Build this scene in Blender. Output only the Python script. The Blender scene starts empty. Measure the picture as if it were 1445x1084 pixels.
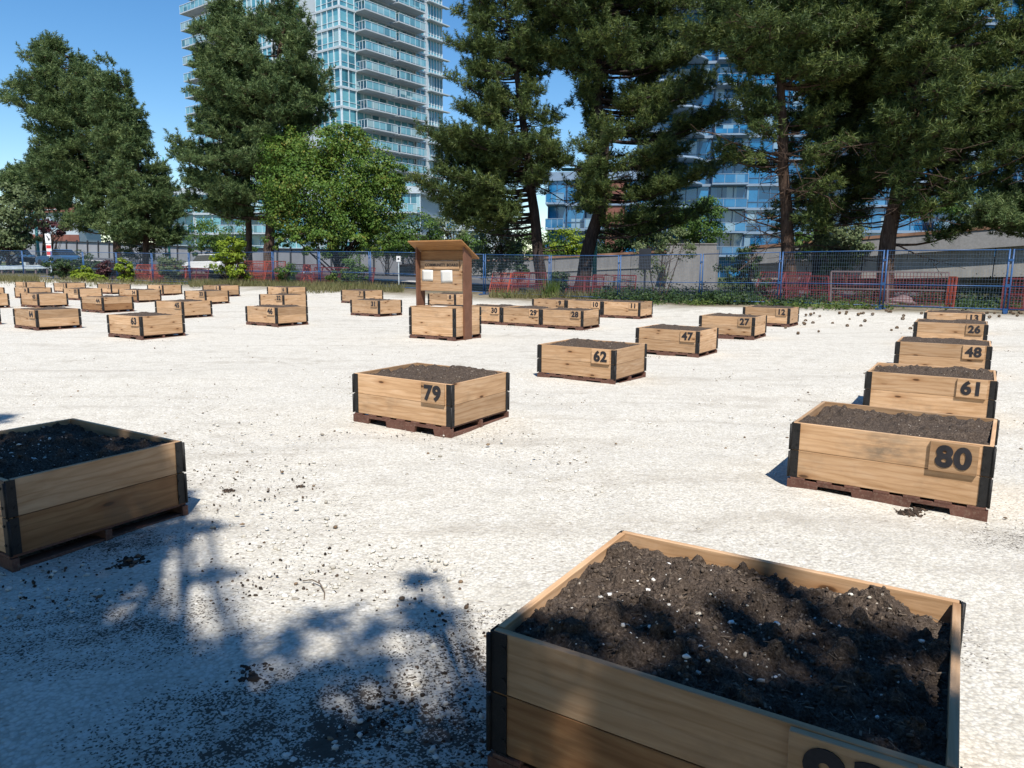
import bpy, bmesh, math, random
import numpy as np
from mathutils import Vector, Matrix
random.seed(7); RNG = np.random.default_rng(11)
S = bpy.context.scene
COL = S.collection
PI = math.pi
R = math.radians

# ------------------------------------------------------------------ camera
F_PX, PITCH, ROLL, CAM_H = 1021.25, 0.16199, 0.00806, 1.563
fwd = Vector((0, math.cos(PITCH), -math.sin(PITCH))); up0 = Vector((0, math.sin(PITCH), math.cos(PITCH)))
x0 = Vector((1, 0, 0))
RT = x0 * math.cos(ROLL) + up0 * math.sin(ROLL)
UP = -x0 * math.sin(ROLL) + up0 * math.cos(ROLL)
cd = bpy.data.cameras.new('camera'); cam = bpy.data.objects.new('camera', cd); COL.objects.link(cam)
cd.sensor_width = 36; cd.lens = F_PX / 1445 * 36; cd.clip_end = 4000; cd.clip_start = .05
M = Matrix.Identity(4)
for i in range(3):
    M[i][0] = RT[i]; M[i][1] = UP[i]; M[i][2] = -fwd[i]
M[2][3] = CAM_H
cam.matrix_world = M
S.camera = cam

def at(u, v, y):
    """real point at distance y (metres north of the camera) on the sight line of photo position u, v"""
    d = fwd + RT * ((u - 722.5) / F_PX) - UP * ((v - 542) / F_PX)
    return Vector((0, 0, CAM_H)) + d * (y / d.y)

# ------------------------------------------------------------------ light
AZ, EL = R(170), R(57)
SUN = Vector((math.sin(AZ) * math.cos(EL), math.cos(AZ) * math.cos(EL), math.sin(EL)))
sd = bpy.data.lights.new('sun', 'SUN'); so = bpy.data.objects.new('sun', sd); COL.objects.link(so)
sd.energy = 4.9; sd.angle = R(0.53); sd.color = (1, .95, .87)
so.rotation_euler = SUN.to_track_quat('Z', 'Y').to_euler(); so.location = (0, 0, 60)
w = bpy.data.worlds.new('World'); S.world = w; w.use_nodes = True
nt = w.node_tree; bg = nt.nodes['Background']
sky = nt.nodes.new('ShaderNodeTexSky'); sky.sky_type = 'NISHITA'; sky.sun_disc = False
sky.sun_elevation = EL; sky.sun_rotation = AZ; sky.air_density = 1.0; sky.dust_density = .05; sky.ozone_density = 2.2; sky.altitude = 100
hs = nt.nodes.new('ShaderNodeHueSaturation'); hs.inputs['Saturation'].default_value = 1.3; hs.inputs['Value'].default_value = 1.38
nt.links.new(sky.outputs[0], hs.inputs['Color']); nt.links.new(hs.outputs[0], bg.inputs[0]); bg.inputs[1].default_value = .085
S.view_settings.view_transform = 'Standard'; S.view_settings.look = 'None'
S.view_settings.exposure = 0.42; S.view_settings.gamma = 1
S.render.engine = 'CYCLES'
S.cycles.max_bounces = 6; S.cycles.diffuse_bounces = 2; S.cycles.glossy_bounces = 3; S.cycles.transmission_bounces = 3

# ------------------------------------------------------------------ materials
class NT:
    def __init__(s, name):
        s.m = bpy.data.materials.new(name); s.m.use_nodes = True; s.t = s.m.node_tree
        s.b = s.t.nodes['Principled BSDF']; s.out = s.t.nodes['Material Output']
    def n(s, typ, ins=None, **kw):
        x = s.t.nodes.new('ShaderNode' + typ)
        for k, v in kw.items(): setattr(x, k, v)
        for k, v in (ins or {}).items():
            if isinstance(v, bpy.types.NodeSocket): s.t.links.new(v, x.inputs[k])
            else: x.inputs[k].default_value = v
        return x
    def link(s, a, b): s.t.links.new(a, b)
    def obj(s, scale=(1, 1, 1), off=None):
        tc = s.n('TexCoord'); mp = s.n('Mapping', {'Scale': scale}); s.link(tc.outputs['Object'], mp.inputs['Vector'])
        if off is not None: s.link(off, mp.inputs['Location'])
        return mp.outputs[0]
    def rand_off(s, k=37.0):
        oi = s.n('ObjectInfo'); mu = s.n('Math', {0: oi.outputs['Random'], 1: k}, operation='MULTIPLY')
        cx = s.n('CombineXYZ', {0: mu.outputs[0], 1: mu.outputs[0], 2: mu.outputs[0]}); return cx.outputs[0], oi.outputs['Random']
    def noise(s, vec, scale, detail=4, rough=.55, dist=0):
        return s.n('TexNoise', {'Vector': vec, 'Scale': scale, 'Detail': detail, 'Roughness': rough, 'Distortion': dist}).outputs[0]
    def ramp(s, fac, stops, interp='LINEAR'):
        r = s.n('ValToRGB', {'Fac': fac}); r.color_ramp.interpolation = interp
        e = r.color_ramp.elements
        while len(e) < len(stops): e.new(.5)
        for q, (p, c) in zip(e, stops): q.position = p; q.color = (c[0], c[1], c[2], 1) if not isinstance(c, (int, float)) else (c, c, c, 1)
        return r.outputs[0]
    def mix(s, f, a, b, mode='MIX'):
        x = s.n('MixRGB', blend_type=mode)
        for k, v in ((0, f), (1, a), (2, b)):
            if isinstance(v, bpy.types.NodeSocket): s.link(v, x.inputs[k])
            elif isinstance(v, (int, float)): x.inputs[k].default_value = v if k == 0 else (v, v, v, 1)
            else: x.inputs[k].default_value = (*v, 1)
        return x.outputs[0]
    def math(s, op, a, b=0.0, clamp=False):
        return s.n('Math', {0: a, 1: b}, operation=op, use_clamp=clamp).outputs[0]
    def bump(s, h, strength=.5, dist=.01, normal=None):
        b = s.n('Bump', {'Height': h, 'Strength': strength, 'Distance': dist})
        if normal is not None: s.link(normal, b.inputs['Normal'])
        s.link(b.outputs[0], s.b.inputs['Normal']); return b.outputs[0]
    def set(s, col=None, rough=.6, spec=.3, metal=0):
        if col is not None:
            if isinstance(col, bpy.types.NodeSocket): s.link(col, s.b.inputs['Base Color'])
            else: s.b.inputs['Base Color'].default_value = (*col, 1)
        if isinstance(rough, bpy.types.NodeSocket): s.link(rough, s.b.inputs['Roughness'])
        else: s.b.inputs['Roughness'].default_value = rough
        s.b.inputs['Specular IOR Level'].default_value = spec; s.b.inputs['Metallic'].default_value = metal
        return s.m

def mat_wood(name, c0, c1, c2, rough=.65, knots=True, vary=.5):
    t = NT(name); off, rnd = t.rand_off()
    v = t.obj((1.0, 9, 9), off); v2 = t.obj((3.5, 60, 60), off); v3 = t.obj((1, 1, 1), off)
    g1 = t.noise(v, 1.6, 5, .6, 1.2); g2 = t.noise(v2, 1.5, 3, .6, .3)
    c = t.ramp(g1, [(.3, c0), (.52, c1), (.72, c2)])
    c = t.mix(t.math('MULTIPLY', g2, .5), c, tuple(x * .58 for x in c1))
    wv = t.n('TexWave', {'Vector': t.obj((.16, 1, 1), off), 'Scale': 7.0, 'Distortion': 9.0, 'Detail': 3.0, 'Detail Scale': 1.2, 'Detail Roughness': .6}, bands_direction='Z').outputs['Fac']
    c = t.mix(t.math('MULTIPLY', t.ramp(wv, [(.0, 1.0), (.22, .25), (.5, 0.0)]), .3), c, (c0[0] * .62, c0[1] * .52, c0[2] * .42))
    if knots:
        sx_ = t.n('SeparateXYZ', {0: v3}); c2 = t.n('CombineXYZ', {0: t.math('MULTIPLY', sx_.outputs[0], 1.5), 1: t.math('MULTIPLY', sx_.outputs[2], 4.4)}).outputs[0]
        vn = t.n('TexVoronoi', {'Vector': c2, 'Scale': 1.25, 'Randomness': 1.0}, feature='F1', voronoi_dimensions='2D'); vo = vn.outputs['Distance']
        on = t.ramp(t.n('SeparateColor', {0: vn.outputs['Color']}).outputs[0], [(.38, 0.0), (.42, 1.0)])
        wob = t.math('ADD', vo, t.math('MULTIPLY', t.math('SUBTRACT', g2, .5), .03))
        ring = t.math('MULTIPLY', t.ramp(wob, [(.05, .8), (.10, .45), (.24, 0.0)]), on)
        c = t.mix(ring, c, (c0[0] * .72, c0[1] * .6, c0[2] * .5))
        kf = t.math('MULTIPLY', t.ramp(wob, [(.03, 1.0), (.052, .75), (.07, 0.0)]), on)
        c = t.mix(kf, c, (.085, .04, .018))
    st = t.noise(v3, 3.1, 5, .65)
    c = t.mix(t.ramp(st, [(.55, 0.0), (.78, .42)]), c, (.16, .12, .085))
    hs = t.n('HueSaturation', {'Color': c, 'Value': t.math('ADD', t.math('MULTIPLY', rnd, vary), 1 - vary * .55), 'Saturation': 1.0})
    t.bump(t.math('ADD', g2, t.math('MULTIPLY', g1, .5)), .25, .004)
    return t.set(hs.outputs[0], rough, .25)

def mat_plain(name, col, rough=.6, spec=.3, metal=0, var=.2, scale=6, bump=0.0, dirt=None, amt=.5):
    t = NT(name); off, rnd = t.rand_off(); v = t.obj((1, 1, 1), off)
    n1 = t.noise(v, scale, 5, .62); n2 = t.noise(v, scale * 7.3, 3, .6)
    lo = tuple(x * (1 - var) for x in col); hi = tuple(min(1, x * (1 + var)) for x in col)
    c = t.ramp(n1, [(.3, lo), (.7, hi)])
    if dirt: c = t.mix(t.ramp(n2, [(.5, 0.0), (.75, amt)]), c, dirt)
    if bump: t.bump(n2, .5, bump)
    return t.set(c, t.ramp(n2, [(.3, max(.03, rough - .12)), (.7, min(1, rough + .12))]), spec, metal)

def mat_leaf(name, cols, trans=.25, scale=.7, rough=.55, hue=None):
    """leaf or needle material: colour by leaf and by clump, thin enough to let some sun through"""
    t = NT(name); g = t.n('NewGeometry'); v = t.obj()
    n1 = t.noise(v, scale, 3, .6)
    f = t.math('ADD', t.math('MULTIPLY', g.outputs['Random Per Island'], .55), t.math('MULTIPLY', t.ramp(n1, [(.3, 0.0), (.7, 1.0)]), .45))
    k = len(cols) - 1
    c = t.ramp(f, [(i / k, q) for i, q in enumerate(cols)])
    t.set(c, rough, .25)
    tr = t.n('BsdfTranslucent', {'Color': c}); mx = t.n('MixShader', {0: trans})
    t.link(t.b.outputs[0], mx.inputs[1]); t.link(tr.outputs[0], mx.inputs[2]); t.link(mx.outputs[0], t.out.inputs[0])
    return t.m

def mat_gravel():
    t = NT('gravel_ground'); tc = t.n('TexCoord'); P = tc.outputs['Object']
    sep = t.n('SeparateXYZ', {0: P}); X, Y = sep.outputs[0], sep.outputs[1]
    s = t.math('ADD', t.math('MULTIPLY', X, .53), t.math('MULTIPLY', Y, .848))     # distance towards the boundary fence
    vor = t.n('TexVoronoi', {'Vector': P, 'Scale': 62.0, 'Randomness': 1.0}, feature='F1')
    vor2 = t.n('TexVoronoi', {'Vector': P, 'Scale': 27.0, 'Randomness': 1.0}, feature='F1')
    cellv = t.n('SeparateColor', {0: vor.outputs['Color']}).outputs[0]
    cell2 = t.n('SeparateColor', {0: vor2.outputs['Color']}).outputs[1]
    base = t.ramp(cellv, [(0, (.44, .41, .355)), (.3, (.57, .54, .47)), (.8, (.615, .585, .515)), (1, (.655, .625, .565))])
    big = t.ramp(cell2, [(.80, 0.0), (.84, .65)])
    base = t.mix(big, base, (.66, .635, .58))
    gap = t.ramp(vor.outputs['Distance'], [(.42, 0.0), (.72, .55)])
    base = t.mix(gap, base, (.36, .33, .28))
    n0 = t.noise(P, .55, 5, .62); n1 = t.noise(P, 3.2, 6, .68)
    dirty = t.math('MULTIPLY', t.ramp(n0, [(.42, .15), (.66, .75)]), t.ramp(n1, [(.46, 0.0), (.68, 1.0)]))
    base = t.mix(t.math('MULTIPLY', dirty, .85), base, (.33, .30, .25))
    tr = t.noise(t.n('Mapping', {'Vector': P, 'Scale': (.22, 2.2, 1), 'Rotation': (0, 0, .5)}).outputs[0], 1.0, 5, .6)
    base = t.mix(t.math('MULTIPLY', t.ramp(tr, [(.52, 0.0), (.68, .5)]), t.ramp(n1, [(.35, .3), (.6, 1.0)])), base, (.33, .295, .245))
    # dry twigs, crumbs and bark bits: sparse dark specks
    vs = t.n('TexVoronoi', {'Vector': t.n('Mapping', {'Vector': P, 'Scale': (1, 2.1, 1)}).outputs[0], 'Scale': 13.0, 'Randomness': 1.0}, feature='F1')
    pick = t.ramp(t.n('SeparateColor', {0: vs.outputs['Color']}).outputs[2], [(.62, 0.0), (.64, 1.0)])
    spk = t.math('MULTIPLY', t.ramp(vs.outputs['Distance'], [(.10, 1.0), (.22, 0.0)]), pick)
    base = t.mix(t.math('MULTIPLY', spk, t.ramp(n0, [(.35, .25), (.6, .85)])), base, (.13, .10, .075))
    # spilled potting soil in the near field by the front planter
    sp = None
    for cx, cy, rx, ry in ((-.55, 2.2, 1.05, .55), (-1.75, 2.95, .75, .5), (-.15, 2.75, .5, .5), (-2.2, 3.9, .45, .3), (1.35, 2.9, .8, .4), (3.2, 4.0, .7, .35)):
        dx = t.math('DIVIDE', t.math('SUBTRACT', X, cx), rx); dy = t.math('DIVIDE', t.math('SUBTRACT', Y, cy), ry)
        q = t.math('SUBTRACT', 1.0, t.math('SQRT', t.math('ADD', t.math('MULTIPLY', dx, dx), t.math('MULTIPLY', dy, dy))), True)
        wgt = 1.0 if cy < 2.5 else .6
        q = t.math('MULTIPLY', q, wgt)
        sp = q if sp is None else t.math('MAXIMUM', sp, q)
    vf = t.n('TexVoronoi', {'Vector': P, 'Scale': 140.0, 'Randomness': 1.0}, feature='F1'); n5 = t.noise(P, 6, 5, .65); n6 = t.noise(P, 30, 3, .6)
    pickf = t.n('SeparateColor', {0: vf.outputs['Color']}).outputs[0]
    lvl = t.math('MULTIPLY', sp, t.math('ADD', t.math('MULTIPLY', t.ramp(n5, [(.36, 0.0), (.66, 1.0)]), 1.0), t.math('MULTIPLY', n6, .35)))
    soil = t.math('MULTIPLY', t.ramp(t.math('SUBTRACT', t.math('MULTIPLY', lvl, 1.25), pickf), [(0.0, 0.0), (.06, 1.0)]), .88)
    base = t.mix(t.math('MULTIPLY', lvl, .75, True), base, (.20, .172, .142))
    base = t.mix(soil, base, (.05, .038, .03))
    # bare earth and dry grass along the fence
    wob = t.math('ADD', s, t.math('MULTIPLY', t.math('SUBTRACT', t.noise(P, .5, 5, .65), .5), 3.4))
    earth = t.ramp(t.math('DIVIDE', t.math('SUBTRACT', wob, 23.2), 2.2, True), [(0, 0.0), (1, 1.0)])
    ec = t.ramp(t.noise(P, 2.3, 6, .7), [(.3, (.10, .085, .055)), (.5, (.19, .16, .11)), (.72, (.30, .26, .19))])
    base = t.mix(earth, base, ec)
    underpass_shade = t.ramp(t.math('DIVIDE', t.math('SUBTRACT', wob, 27.5), 2.5, True), [(0, 0.0), (1, 1.0)])  # leaf-litter browns past the fence stand in for shade under the bridge
    base = t.mix(underpass_shade, base, t.ramp(t.noise(P, 1.7, 5, .7), [(.3, (.028, .026, .016)), (.6, (.06, .06, .03)), (.75, (.12, .105, .06))]))
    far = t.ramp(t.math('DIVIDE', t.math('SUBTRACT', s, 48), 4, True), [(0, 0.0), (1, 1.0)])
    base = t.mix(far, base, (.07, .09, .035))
    h = t.math('SUBTRACT', 1.0, vor.outputs['Distance']); h2 = t.math('SUBTRACT', 1.0, vor2.outputs['Distance'])
    hh = t.math('ADD', t.math('MULTIPLY', h, .6), t.math('ADD', t.math('MULTIPLY', h2, .8), t.math('MULTIPLY', n1, 2.2)))
    t.bump(hh, .6, .009)
    return t.set(base, .92, .12)

def mat_soil():
    t = NT('potting_soil'); off, rnd = t.rand_off(); P = t.obj((1, 1, 1), off)
    n1 = t.noise(P, 14, 6, .7); n2 = t.noise(P, 95, 3, .65); n3 = t.noise(P, 3, 3)
    c = t.ramp(n2, [(.3, (.034, .025, .019)), (.52, (.09, .069, .055)), (.72, (.19, .15, .12))])
    c = t.mix(t.ramp(n1, [(.35, .0), (.7, .5)]), c, (.05, .037, .029))
    fib = t.n('TexVoronoi', {'Vector': P, 'Scale': 75.0}, feature='F1')
    pk = t.ramp(t.n('SeparateColor', {0: fib.outputs['Color']}).outputs[0], [(.955, 0.0), (.965, 1.0)])
    c = t.mix(t.math('MULTIPLY', pk, t.ramp(fib.outputs['Distance'], [(.2, 1.0), (.35, 0.0)])), c, (.45, .40, .34))
    t.bump(t.math('ADD', t.math('MULTIPLY', n1, 1.4), n2), .9, .012)
    return t.set(c, .95, .1)

def mat_bark(name, c0, c1, c2):
    t = NT(name); v = t.obj((9, 9, 1.6)); n1 = t.noise(v, 1.3, 6, .7, .6); n2 = t.noise(t.obj(), .7, 3)
    c = t.ramp(n1, [(.34, c0), (.5, c1), (.68, c2)]); c = t.mix(t.ramp(n2, [(.4, 0.0), (.7, .5)]), c, c0)
    t.bump(n1, 1.0, .05); return t.set(c, .9, .15)

def mat_glass(name, c0, c1, rough=.06, spec=.8, band=1.3):
    t = NT(name); off, rnd = t.rand_off(11.0); v = t.obj((1, 1, 1), off)
    n1 = t.noise(v, band, 2, .5)
    ce = t.n('TexVoronoi', {'Vector': t.obj((.83, .83, .34), off), 'Scale': 1.0, 'Randomness': 0.0}, feature='F1')
    cr = t.n('SeparateColor', {0: ce.outputs['Color']}).outputs[0]
    f = t.math('ADD', t.math('MULTIPLY', cr, .6), t.math('MULTIPLY', n1, .5))
    c = t.ramp(f, [(.2, c0), (.8, c1)])
    c = t.mix(t.ramp(cr, [(.80, 0.0), (.84, .55)]), c, (.34, .40, .40))
    c = t.mix(t.ramp(cr, [(.14, .6), (.18, 0.0)]), c, tuple(x * .35 for x in c0))
    t.set(c, rough, spec)
    return t.m

def mat_concrete(name, col, streak=.5):
    t = NT(name); P = t.obj(); n1 = t.noise(t.obj((2.2, 2.2, .35)), 1.1, 5, .65); n2 = t.noise(P, 9, 5, .65)
    c = t.ramp(n2, [(.3, tuple(x * .86 for x in col)), (.7, tuple(x * 1.1 for x in col))])
    c = t.mix(t.math('MULTIPLY', t.ramp(n1, [(.45, 0.0), (.72, 1.0)]), streak), c, tuple(x * .55 for x in col))
    t.bump(n2, .3, .01); return t.set(c, .85, .2)

MT = {}
MT['board'] = mat_wood('cedar_board', (.42, .245, .122), (.575, .365, .208), (.66, .46, .295))
MT['post'] = mat_plain('brown_stained_post', (.16, .075, .046), .6, .25, var=.18, scale=5, bump=.002)
MT['roofwood'] = mat_wood('stained_roof_board', (.24, .11, .04), (.33, .165, .062), (.40, .22, .09), knots=False, vary=.1)
MT['pallet'] = mat_plain('brown_pallet_paint', (.125, .06, .045), .7, .2, var=.28, scale=8, bump=.003, dirt=(.32, .25, .19), amt=.35)
MT['hinge'] = mat_plain('black_worn_steel', (.011, .011, .012), .62, .35, 0, .4, 20, .001, dirt=(.14, .12, .10), amt=.2)
MT['rivet'] = mat_plain('zinc_rivet', (.5, .5, .52), .35, .5, .8)
MT['ink'] = mat_plain('dark_numeral_paint', (.022, .021, .026), .6, .3, var=.3, scale=14)
MT['soil'] = mat_soil()
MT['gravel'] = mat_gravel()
MT['stone'] = mat_plain('pale_crushed_stone', (.64, .605, .55), .9, .15, var=.28, scale=9, bump=.002)
def mat_island(name, stops, rough=.9):
    t = NT(name); g = t.n('NewGeometry'); c = t.ramp(g.outputs['Random Per Island'], stops); return t.set(c, rough, .15)
MT['stone'] = mat_island('pale_crushed_stone', [(0, (.26, .235, .20)), (.18, (.50, .475, .42)), (.7, (.61, .585, .53)), (1, (.68, .66, .62))])
MT['perlite'] = mat_island('white_chip', [(0, (.42, .38, .31)), (.4, (.66, .63, .57)), (1, (.78, .77, .74))])
MT['crumb'] = mat_island('dark_soil_crumb', [(0, (.025, .019, .015)), (.7, (.06, .045, .036)), (1, (.13, .09, .065))])
MT['crumbsoil'] = mat_island('potting_soil_crumb', [(0, (.035, .026, .02)), (.6, (.085, .066, .053)), (1, (.17, .135, .105))])
MT['cone'] = mat_island('brown_cone_scale', [(0, (.09, .06, .04)), (1, (.24, .17, .11))])
MT['twig'] = mat_plain('dry_twig', (.16, .12, .085), .8)
MT['blue'] = mat_plain('blue_fence_paint', (.022, .085, .22), .45, .4, var=.2, scale=3, dirt=(.18, .15, .14), amt=.25)
MT['wire'] = mat_plain('fence_wire', (.13, .19, .27), .5, .4, 0, .1)
MT['orange'] = mat_plain('orange_barrier_mesh', (.30, .055, .03), .6, .3, var=.35, scale=2.5)
MT['red'] = mat_plain('faded_red_barrier', (.13, .024, .026), .6, .3, var=.35, scale=2.5)
MT['frame'] = mat_plain('grey_pink_barrier_frame', (.16, .115, .115), .6, .3, var=.25, scale=2.5)
MT['concrete'] = mat_concrete('pale_concrete', (.25, .245, .24))
MT['concrete2'] = mat_concrete('girder_concrete', (.30, .29, .27))  # slightly lighter, warmer mix for girder, columns, ledge and abutment
MT['rust'] = mat_plain('rusty_coping', (.25, .14, .09), .8, .2, var=.4, scale=1.5)
MT['greywall'] = mat_plain('grey_wall_panel', (.30, .30, .315), .75, .2, var=.12, scale=.4)
MT['darkpost'] = mat_plain('dark_wall_post', (.028, .03, .035), .6, .3)
MT['asphalt'] = mat_plain('asphalt', (.085, .085, .09), .9, .15, var=.2, scale=1.0, bump=.003)
MT['pave'] = mat_plain('pavement', (.42, .40, .37), .9, .15, var=.15, scale=.7)
MT['white'] = mat_plain('white_building_paint', (.42, .47, .50), .6, .3, var=.05, scale=.3)
MT['slabd'] = mat_plain('blue_grey_slab', (.20, .27, .36), .5, .3, var=.1, scale=.5)
MT['mull'] = mat_plain('dark_blue_mullion', (.07, .14, .24), .4, .4)
MT['slabw'] = mat_plain('balcony_slab', (.41, .45, .48), .7, .2, var=.08, scale=.5)
MT['glassA'] = mat_glass('sea_green_glazing', (.05, .21, .28), (.16, .40, .46))
MT['glassB'] = mat_glass('blue_glazing', (.006, .075, .19), (.02, .18, .38), .05, .9)
MT['rail'] = mat_plain('balcony_rail', (.55, .62, .66), .4, .5)
MT['railglass'] = mat_glass('balcony_glass', (.10, .27, .34), (.20, .40, .46))
MT['brick'] = mat_plain('red_brown_cladding', (.20, .085, .065), .8, .2, var=.2, scale=.6)
MT['roofgrey'] = mat_plain('grey_roof', (.2, .2, .21), .8)
MT['teal'] = mat_plain('teal_pole_paint', (.05, .24, .22), .5, .4)
MT['paper'] = mat_plain('white_paper', (.66, .65, .61), .8, .2, var=.04)
MT['signred'] = mat_plain('sign_red', (.6, .05, .05), .5)
MT['signwhite'] = mat_plain('sign_white', (.78, .78, .78), .5)
MT['carblue'] = mat_plain('dark_blue_car_paint', (.03, .09, .19), .25, .6, 0, .05)
MT['carwhite'] = mat_plain('white_car_paint', (.72, .73, .75), .25, .6, 0, .03)
MT['carglass'] = mat_plain('car_glass', (.02, .025, .03), .08, .7)
MT['rubber'] = mat_plain('rubber', (.02, .02, .02), .8)
MT['needle1'] = mat_leaf('pine_needles', [(.022, .048, .018), (.060, .104, .036), (.130, .180, .062), (.23, .275, .105)], .2)
MT['needle2'] = mat_leaf('dark_pine_needles', [(.017, .034, .013), (.044, .074, .022), (.105, .142, .036), (.22, .24, .065)], .18)
MT['deadneedle'] = mat_leaf('brown_needles', [(.05, .04, .02), (.16, .11, .06), (.24, .17, .10)], .1)
MT['maple'] = mat_leaf('maple_leaves', [(.035, .078, .014), (.06, .125, .018), (.095, .175, .026), (.15, .20, .032), (.24, .15, .035)], .28)
MT['leaf1'] = mat_leaf('green_leaves', [(.035, .075, .016), (.075, .14, .026), (.13, .215, .04)], .3)
MT['leaf2'] = mat_leaf('grey_green_leaves', [(.05, .075, .03), (.11, .145, .06), (.19, .22, .10)], .25)
MT['leafy'] = mat_leaf('yellow_green_leaves', [(.10, .16, .015), (.21, .29, .025), (.32, .37, .04)], .35)
MT['leafd'] = mat_leaf('dark_leaves', [(.014, .030, .012), (.03, .058, .018), (.06, .10, .026)], .2)
MT['leafp'] = mat_leaf('purple_leaves', [(.03, .012, .014), (.07, .025, .028), (.11, .04, .04)], .2)
MT['grass'] = mat_leaf('dry_grass', [(.09, .095, .035), (.17, .16, .065), (.27, .235, .12)], .3)
MT['weed'] = mat_leaf('weeds', [(.03, .06, .014), (.075, .12, .025), (.16, .19, .05)], .3)
MT['bark'] = mat_bark('pine_bark', (.035, .022, .016), (.085, .055, .04), (.16, .11, .082))
MT['barkd'] = mat_bark('dark_bark', (.018, .013, .012), (.045, .032, .027), (.085, .065, .055))

# ------------------------------------------------------------------ object helpers
def link(name, mesh, parent=None):
    o = bpy.data.objects.new(name, mesh); COL.objects.link(o)
    if parent is not None: o.parent = parent
    return o
def tag(o, label=None, cat=None, group=None, kind=None):
    if label: o['label'] = label
    if cat: o['category'] = cat
    if group: o['group'] = group
    if kind: o['kind'] = kind
    return o
def thing(name, label, cat, loc=(0, 0, 0), rz=0, group=None):
    o = bpy.data.objects.new(name, None); COL.objects.link(o); o.empty_display_size = .2
    o.location = loc; o.rotation_euler = (0, 0, rz); return tag(o, label, cat, group)

class MB:
    def __init__(s): s.v = []; s.f = []; s.sm = []
    def quadbox(s, P):     # 8 corners: bottom 4 ccw, top 4
        i = len(s.v); s.v += [tuple(p) for p in P]
        for f in ((3, 2, 1, 0), (4, 5, 6, 7), (0, 1, 5, 4), (1, 2, 6, 5), (2, 3, 7, 6), (3, 0, 4, 7)): s.f.append(tuple(i + q for q in f)); s.sm.append(False)
        return s
    def box(s, x0, x1, y0, y1, z0, z1):
        return s.quadbox([(x0, y0, z0), (x1, y0, z0), (x1, y1, z0), (x0, y1, z0), (x0, y0, z1), (x1, y0, z1), (x1, y1, z1), (x0, y1, z1)])
    def bar(s, a, b, wd, ht, upv=(0, 0, 1)):
        a = Vector(a); b = Vector(b); d = (b - a).normalized(); u = Vector(upv)
        if abs(d.dot(u)) > .98: u = Vector((0, 1, 0))
        r = d.cross(u).normalized() * wd / 2; u2 = r.cross(d).normalized() * ht / 2
        return s.quadbox([a - r - u2, a + r - u2, b + r - u2, b - r - u2, a - r + u2, a + r + u2, b + r + u2, b - r + u2])
    def tube(s, pts, rad, n=8, cap=True):
        pts = [Vector(p) for p in pts]; i0 = len(s.v); prev = None
        for k, p in enumerate(pts):
            d = (pts[min(k + 1, len(pts) - 1)] - pts[max(k - 1, 0)]).normalized()
            if prev is None:
                a = d.cross(Vector((0, 0, 1)) if abs(d.z) < .9 else Vector((1, 0, 0))).normalized()
            else: a = (prev - d * prev.dot(d)).normalized()
            prev = a; b = d.cross(a); r = rad[k] if isinstance(rad, (list, tuple)) else rad
            for q in range(n):
                th = 2 * PI * q / n; s.v.append(tuple(p + (a * math.cos(th) + b * math.sin(th)) * r))
        for k in range(len(pts) - 1):
            for q in range(n):
                s.f.append((i0 + k * n + q, i0 + k * n + (q + 1) % n, i0 + (k + 1) * n + (q + 1) % n, i0 + (k + 1) * n + q)); s.sm.append(True)
        if cap:
            s.f.append(tuple(i0 + q for q in reversed(range(n)))); s.sm.append(False)
            s.f.append(tuple(i0 + (len(pts) - 1) * n + q for q in range(n))); s.sm.append(False)
        return s
    def prism(s, poly, y0, y1):       # polygon in x,z (ccw seen from -y) extruded along y
        i = len(s.v); n = len(poly)
        s.v += [(x, y0, z) for x, z in poly] + [(x, y1, z) for x, z in poly]
        s.f.append(tuple(range(i, i + n))); s.f.append(tuple(reversed(range(i + n, i + 2 * n)))); s.sm += [False, False]
        for q in range(n): s.f.append((i + (q + 1) % n, i + q, i + n + q, i + n + (q + 1) % n)); s.sm.append(False)
        return s
    def mesh(s, name, mat, bevel=0):
        m = bpy.data.meshes.new(name); m.from_pydata(s.v, [], s.f)
        m.polygons.foreach_set('use_smooth', s.sm); m.materials.append(mat)
        if bevel:
            bm = bmesh.new(); bm.from_mesh(m)
            bmesh.ops.bevel(bm, geom=list(bm.edges), offset=bevel, segments=2, affect='EDGES', profile=.5); bm.to_mesh(m); bm.free()
        m.update(); return m
    def build(s, name, mat, parent=None, bevel=0): return link(name, s.mesh(name, mat, bevel), parent)

def np_mesh(name, V, Fc, mat, smooth=False):
    """V (n,3); Fc (m,k) faces all with k corners"""
    m = bpy.data.meshes.new(name); k = Fc.shape[1]
    m.vertices.add(len(V)); m.vertices.foreach_set('co', V.astype(np.float32).ravel())
    m.loops.add(Fc.size); m.loops.foreach_set('vertex_index', Fc.astype(np.int32).ravel())
    m.polygons.add(len(Fc)); m.polygons.foreach_set('loop_start', np.arange(0, Fc.size, k, dtype=np.int32))
    m.polygons.foreach_set('loop_total', np.full(len(Fc), k, dtype=np.int32))
    if smooth: m.polygons.foreach_set('use_smooth', np.ones(len(Fc), dtype=bool))
    m.materials.append(mat); m.update(calc_edges=True); m.validate(); return m

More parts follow.
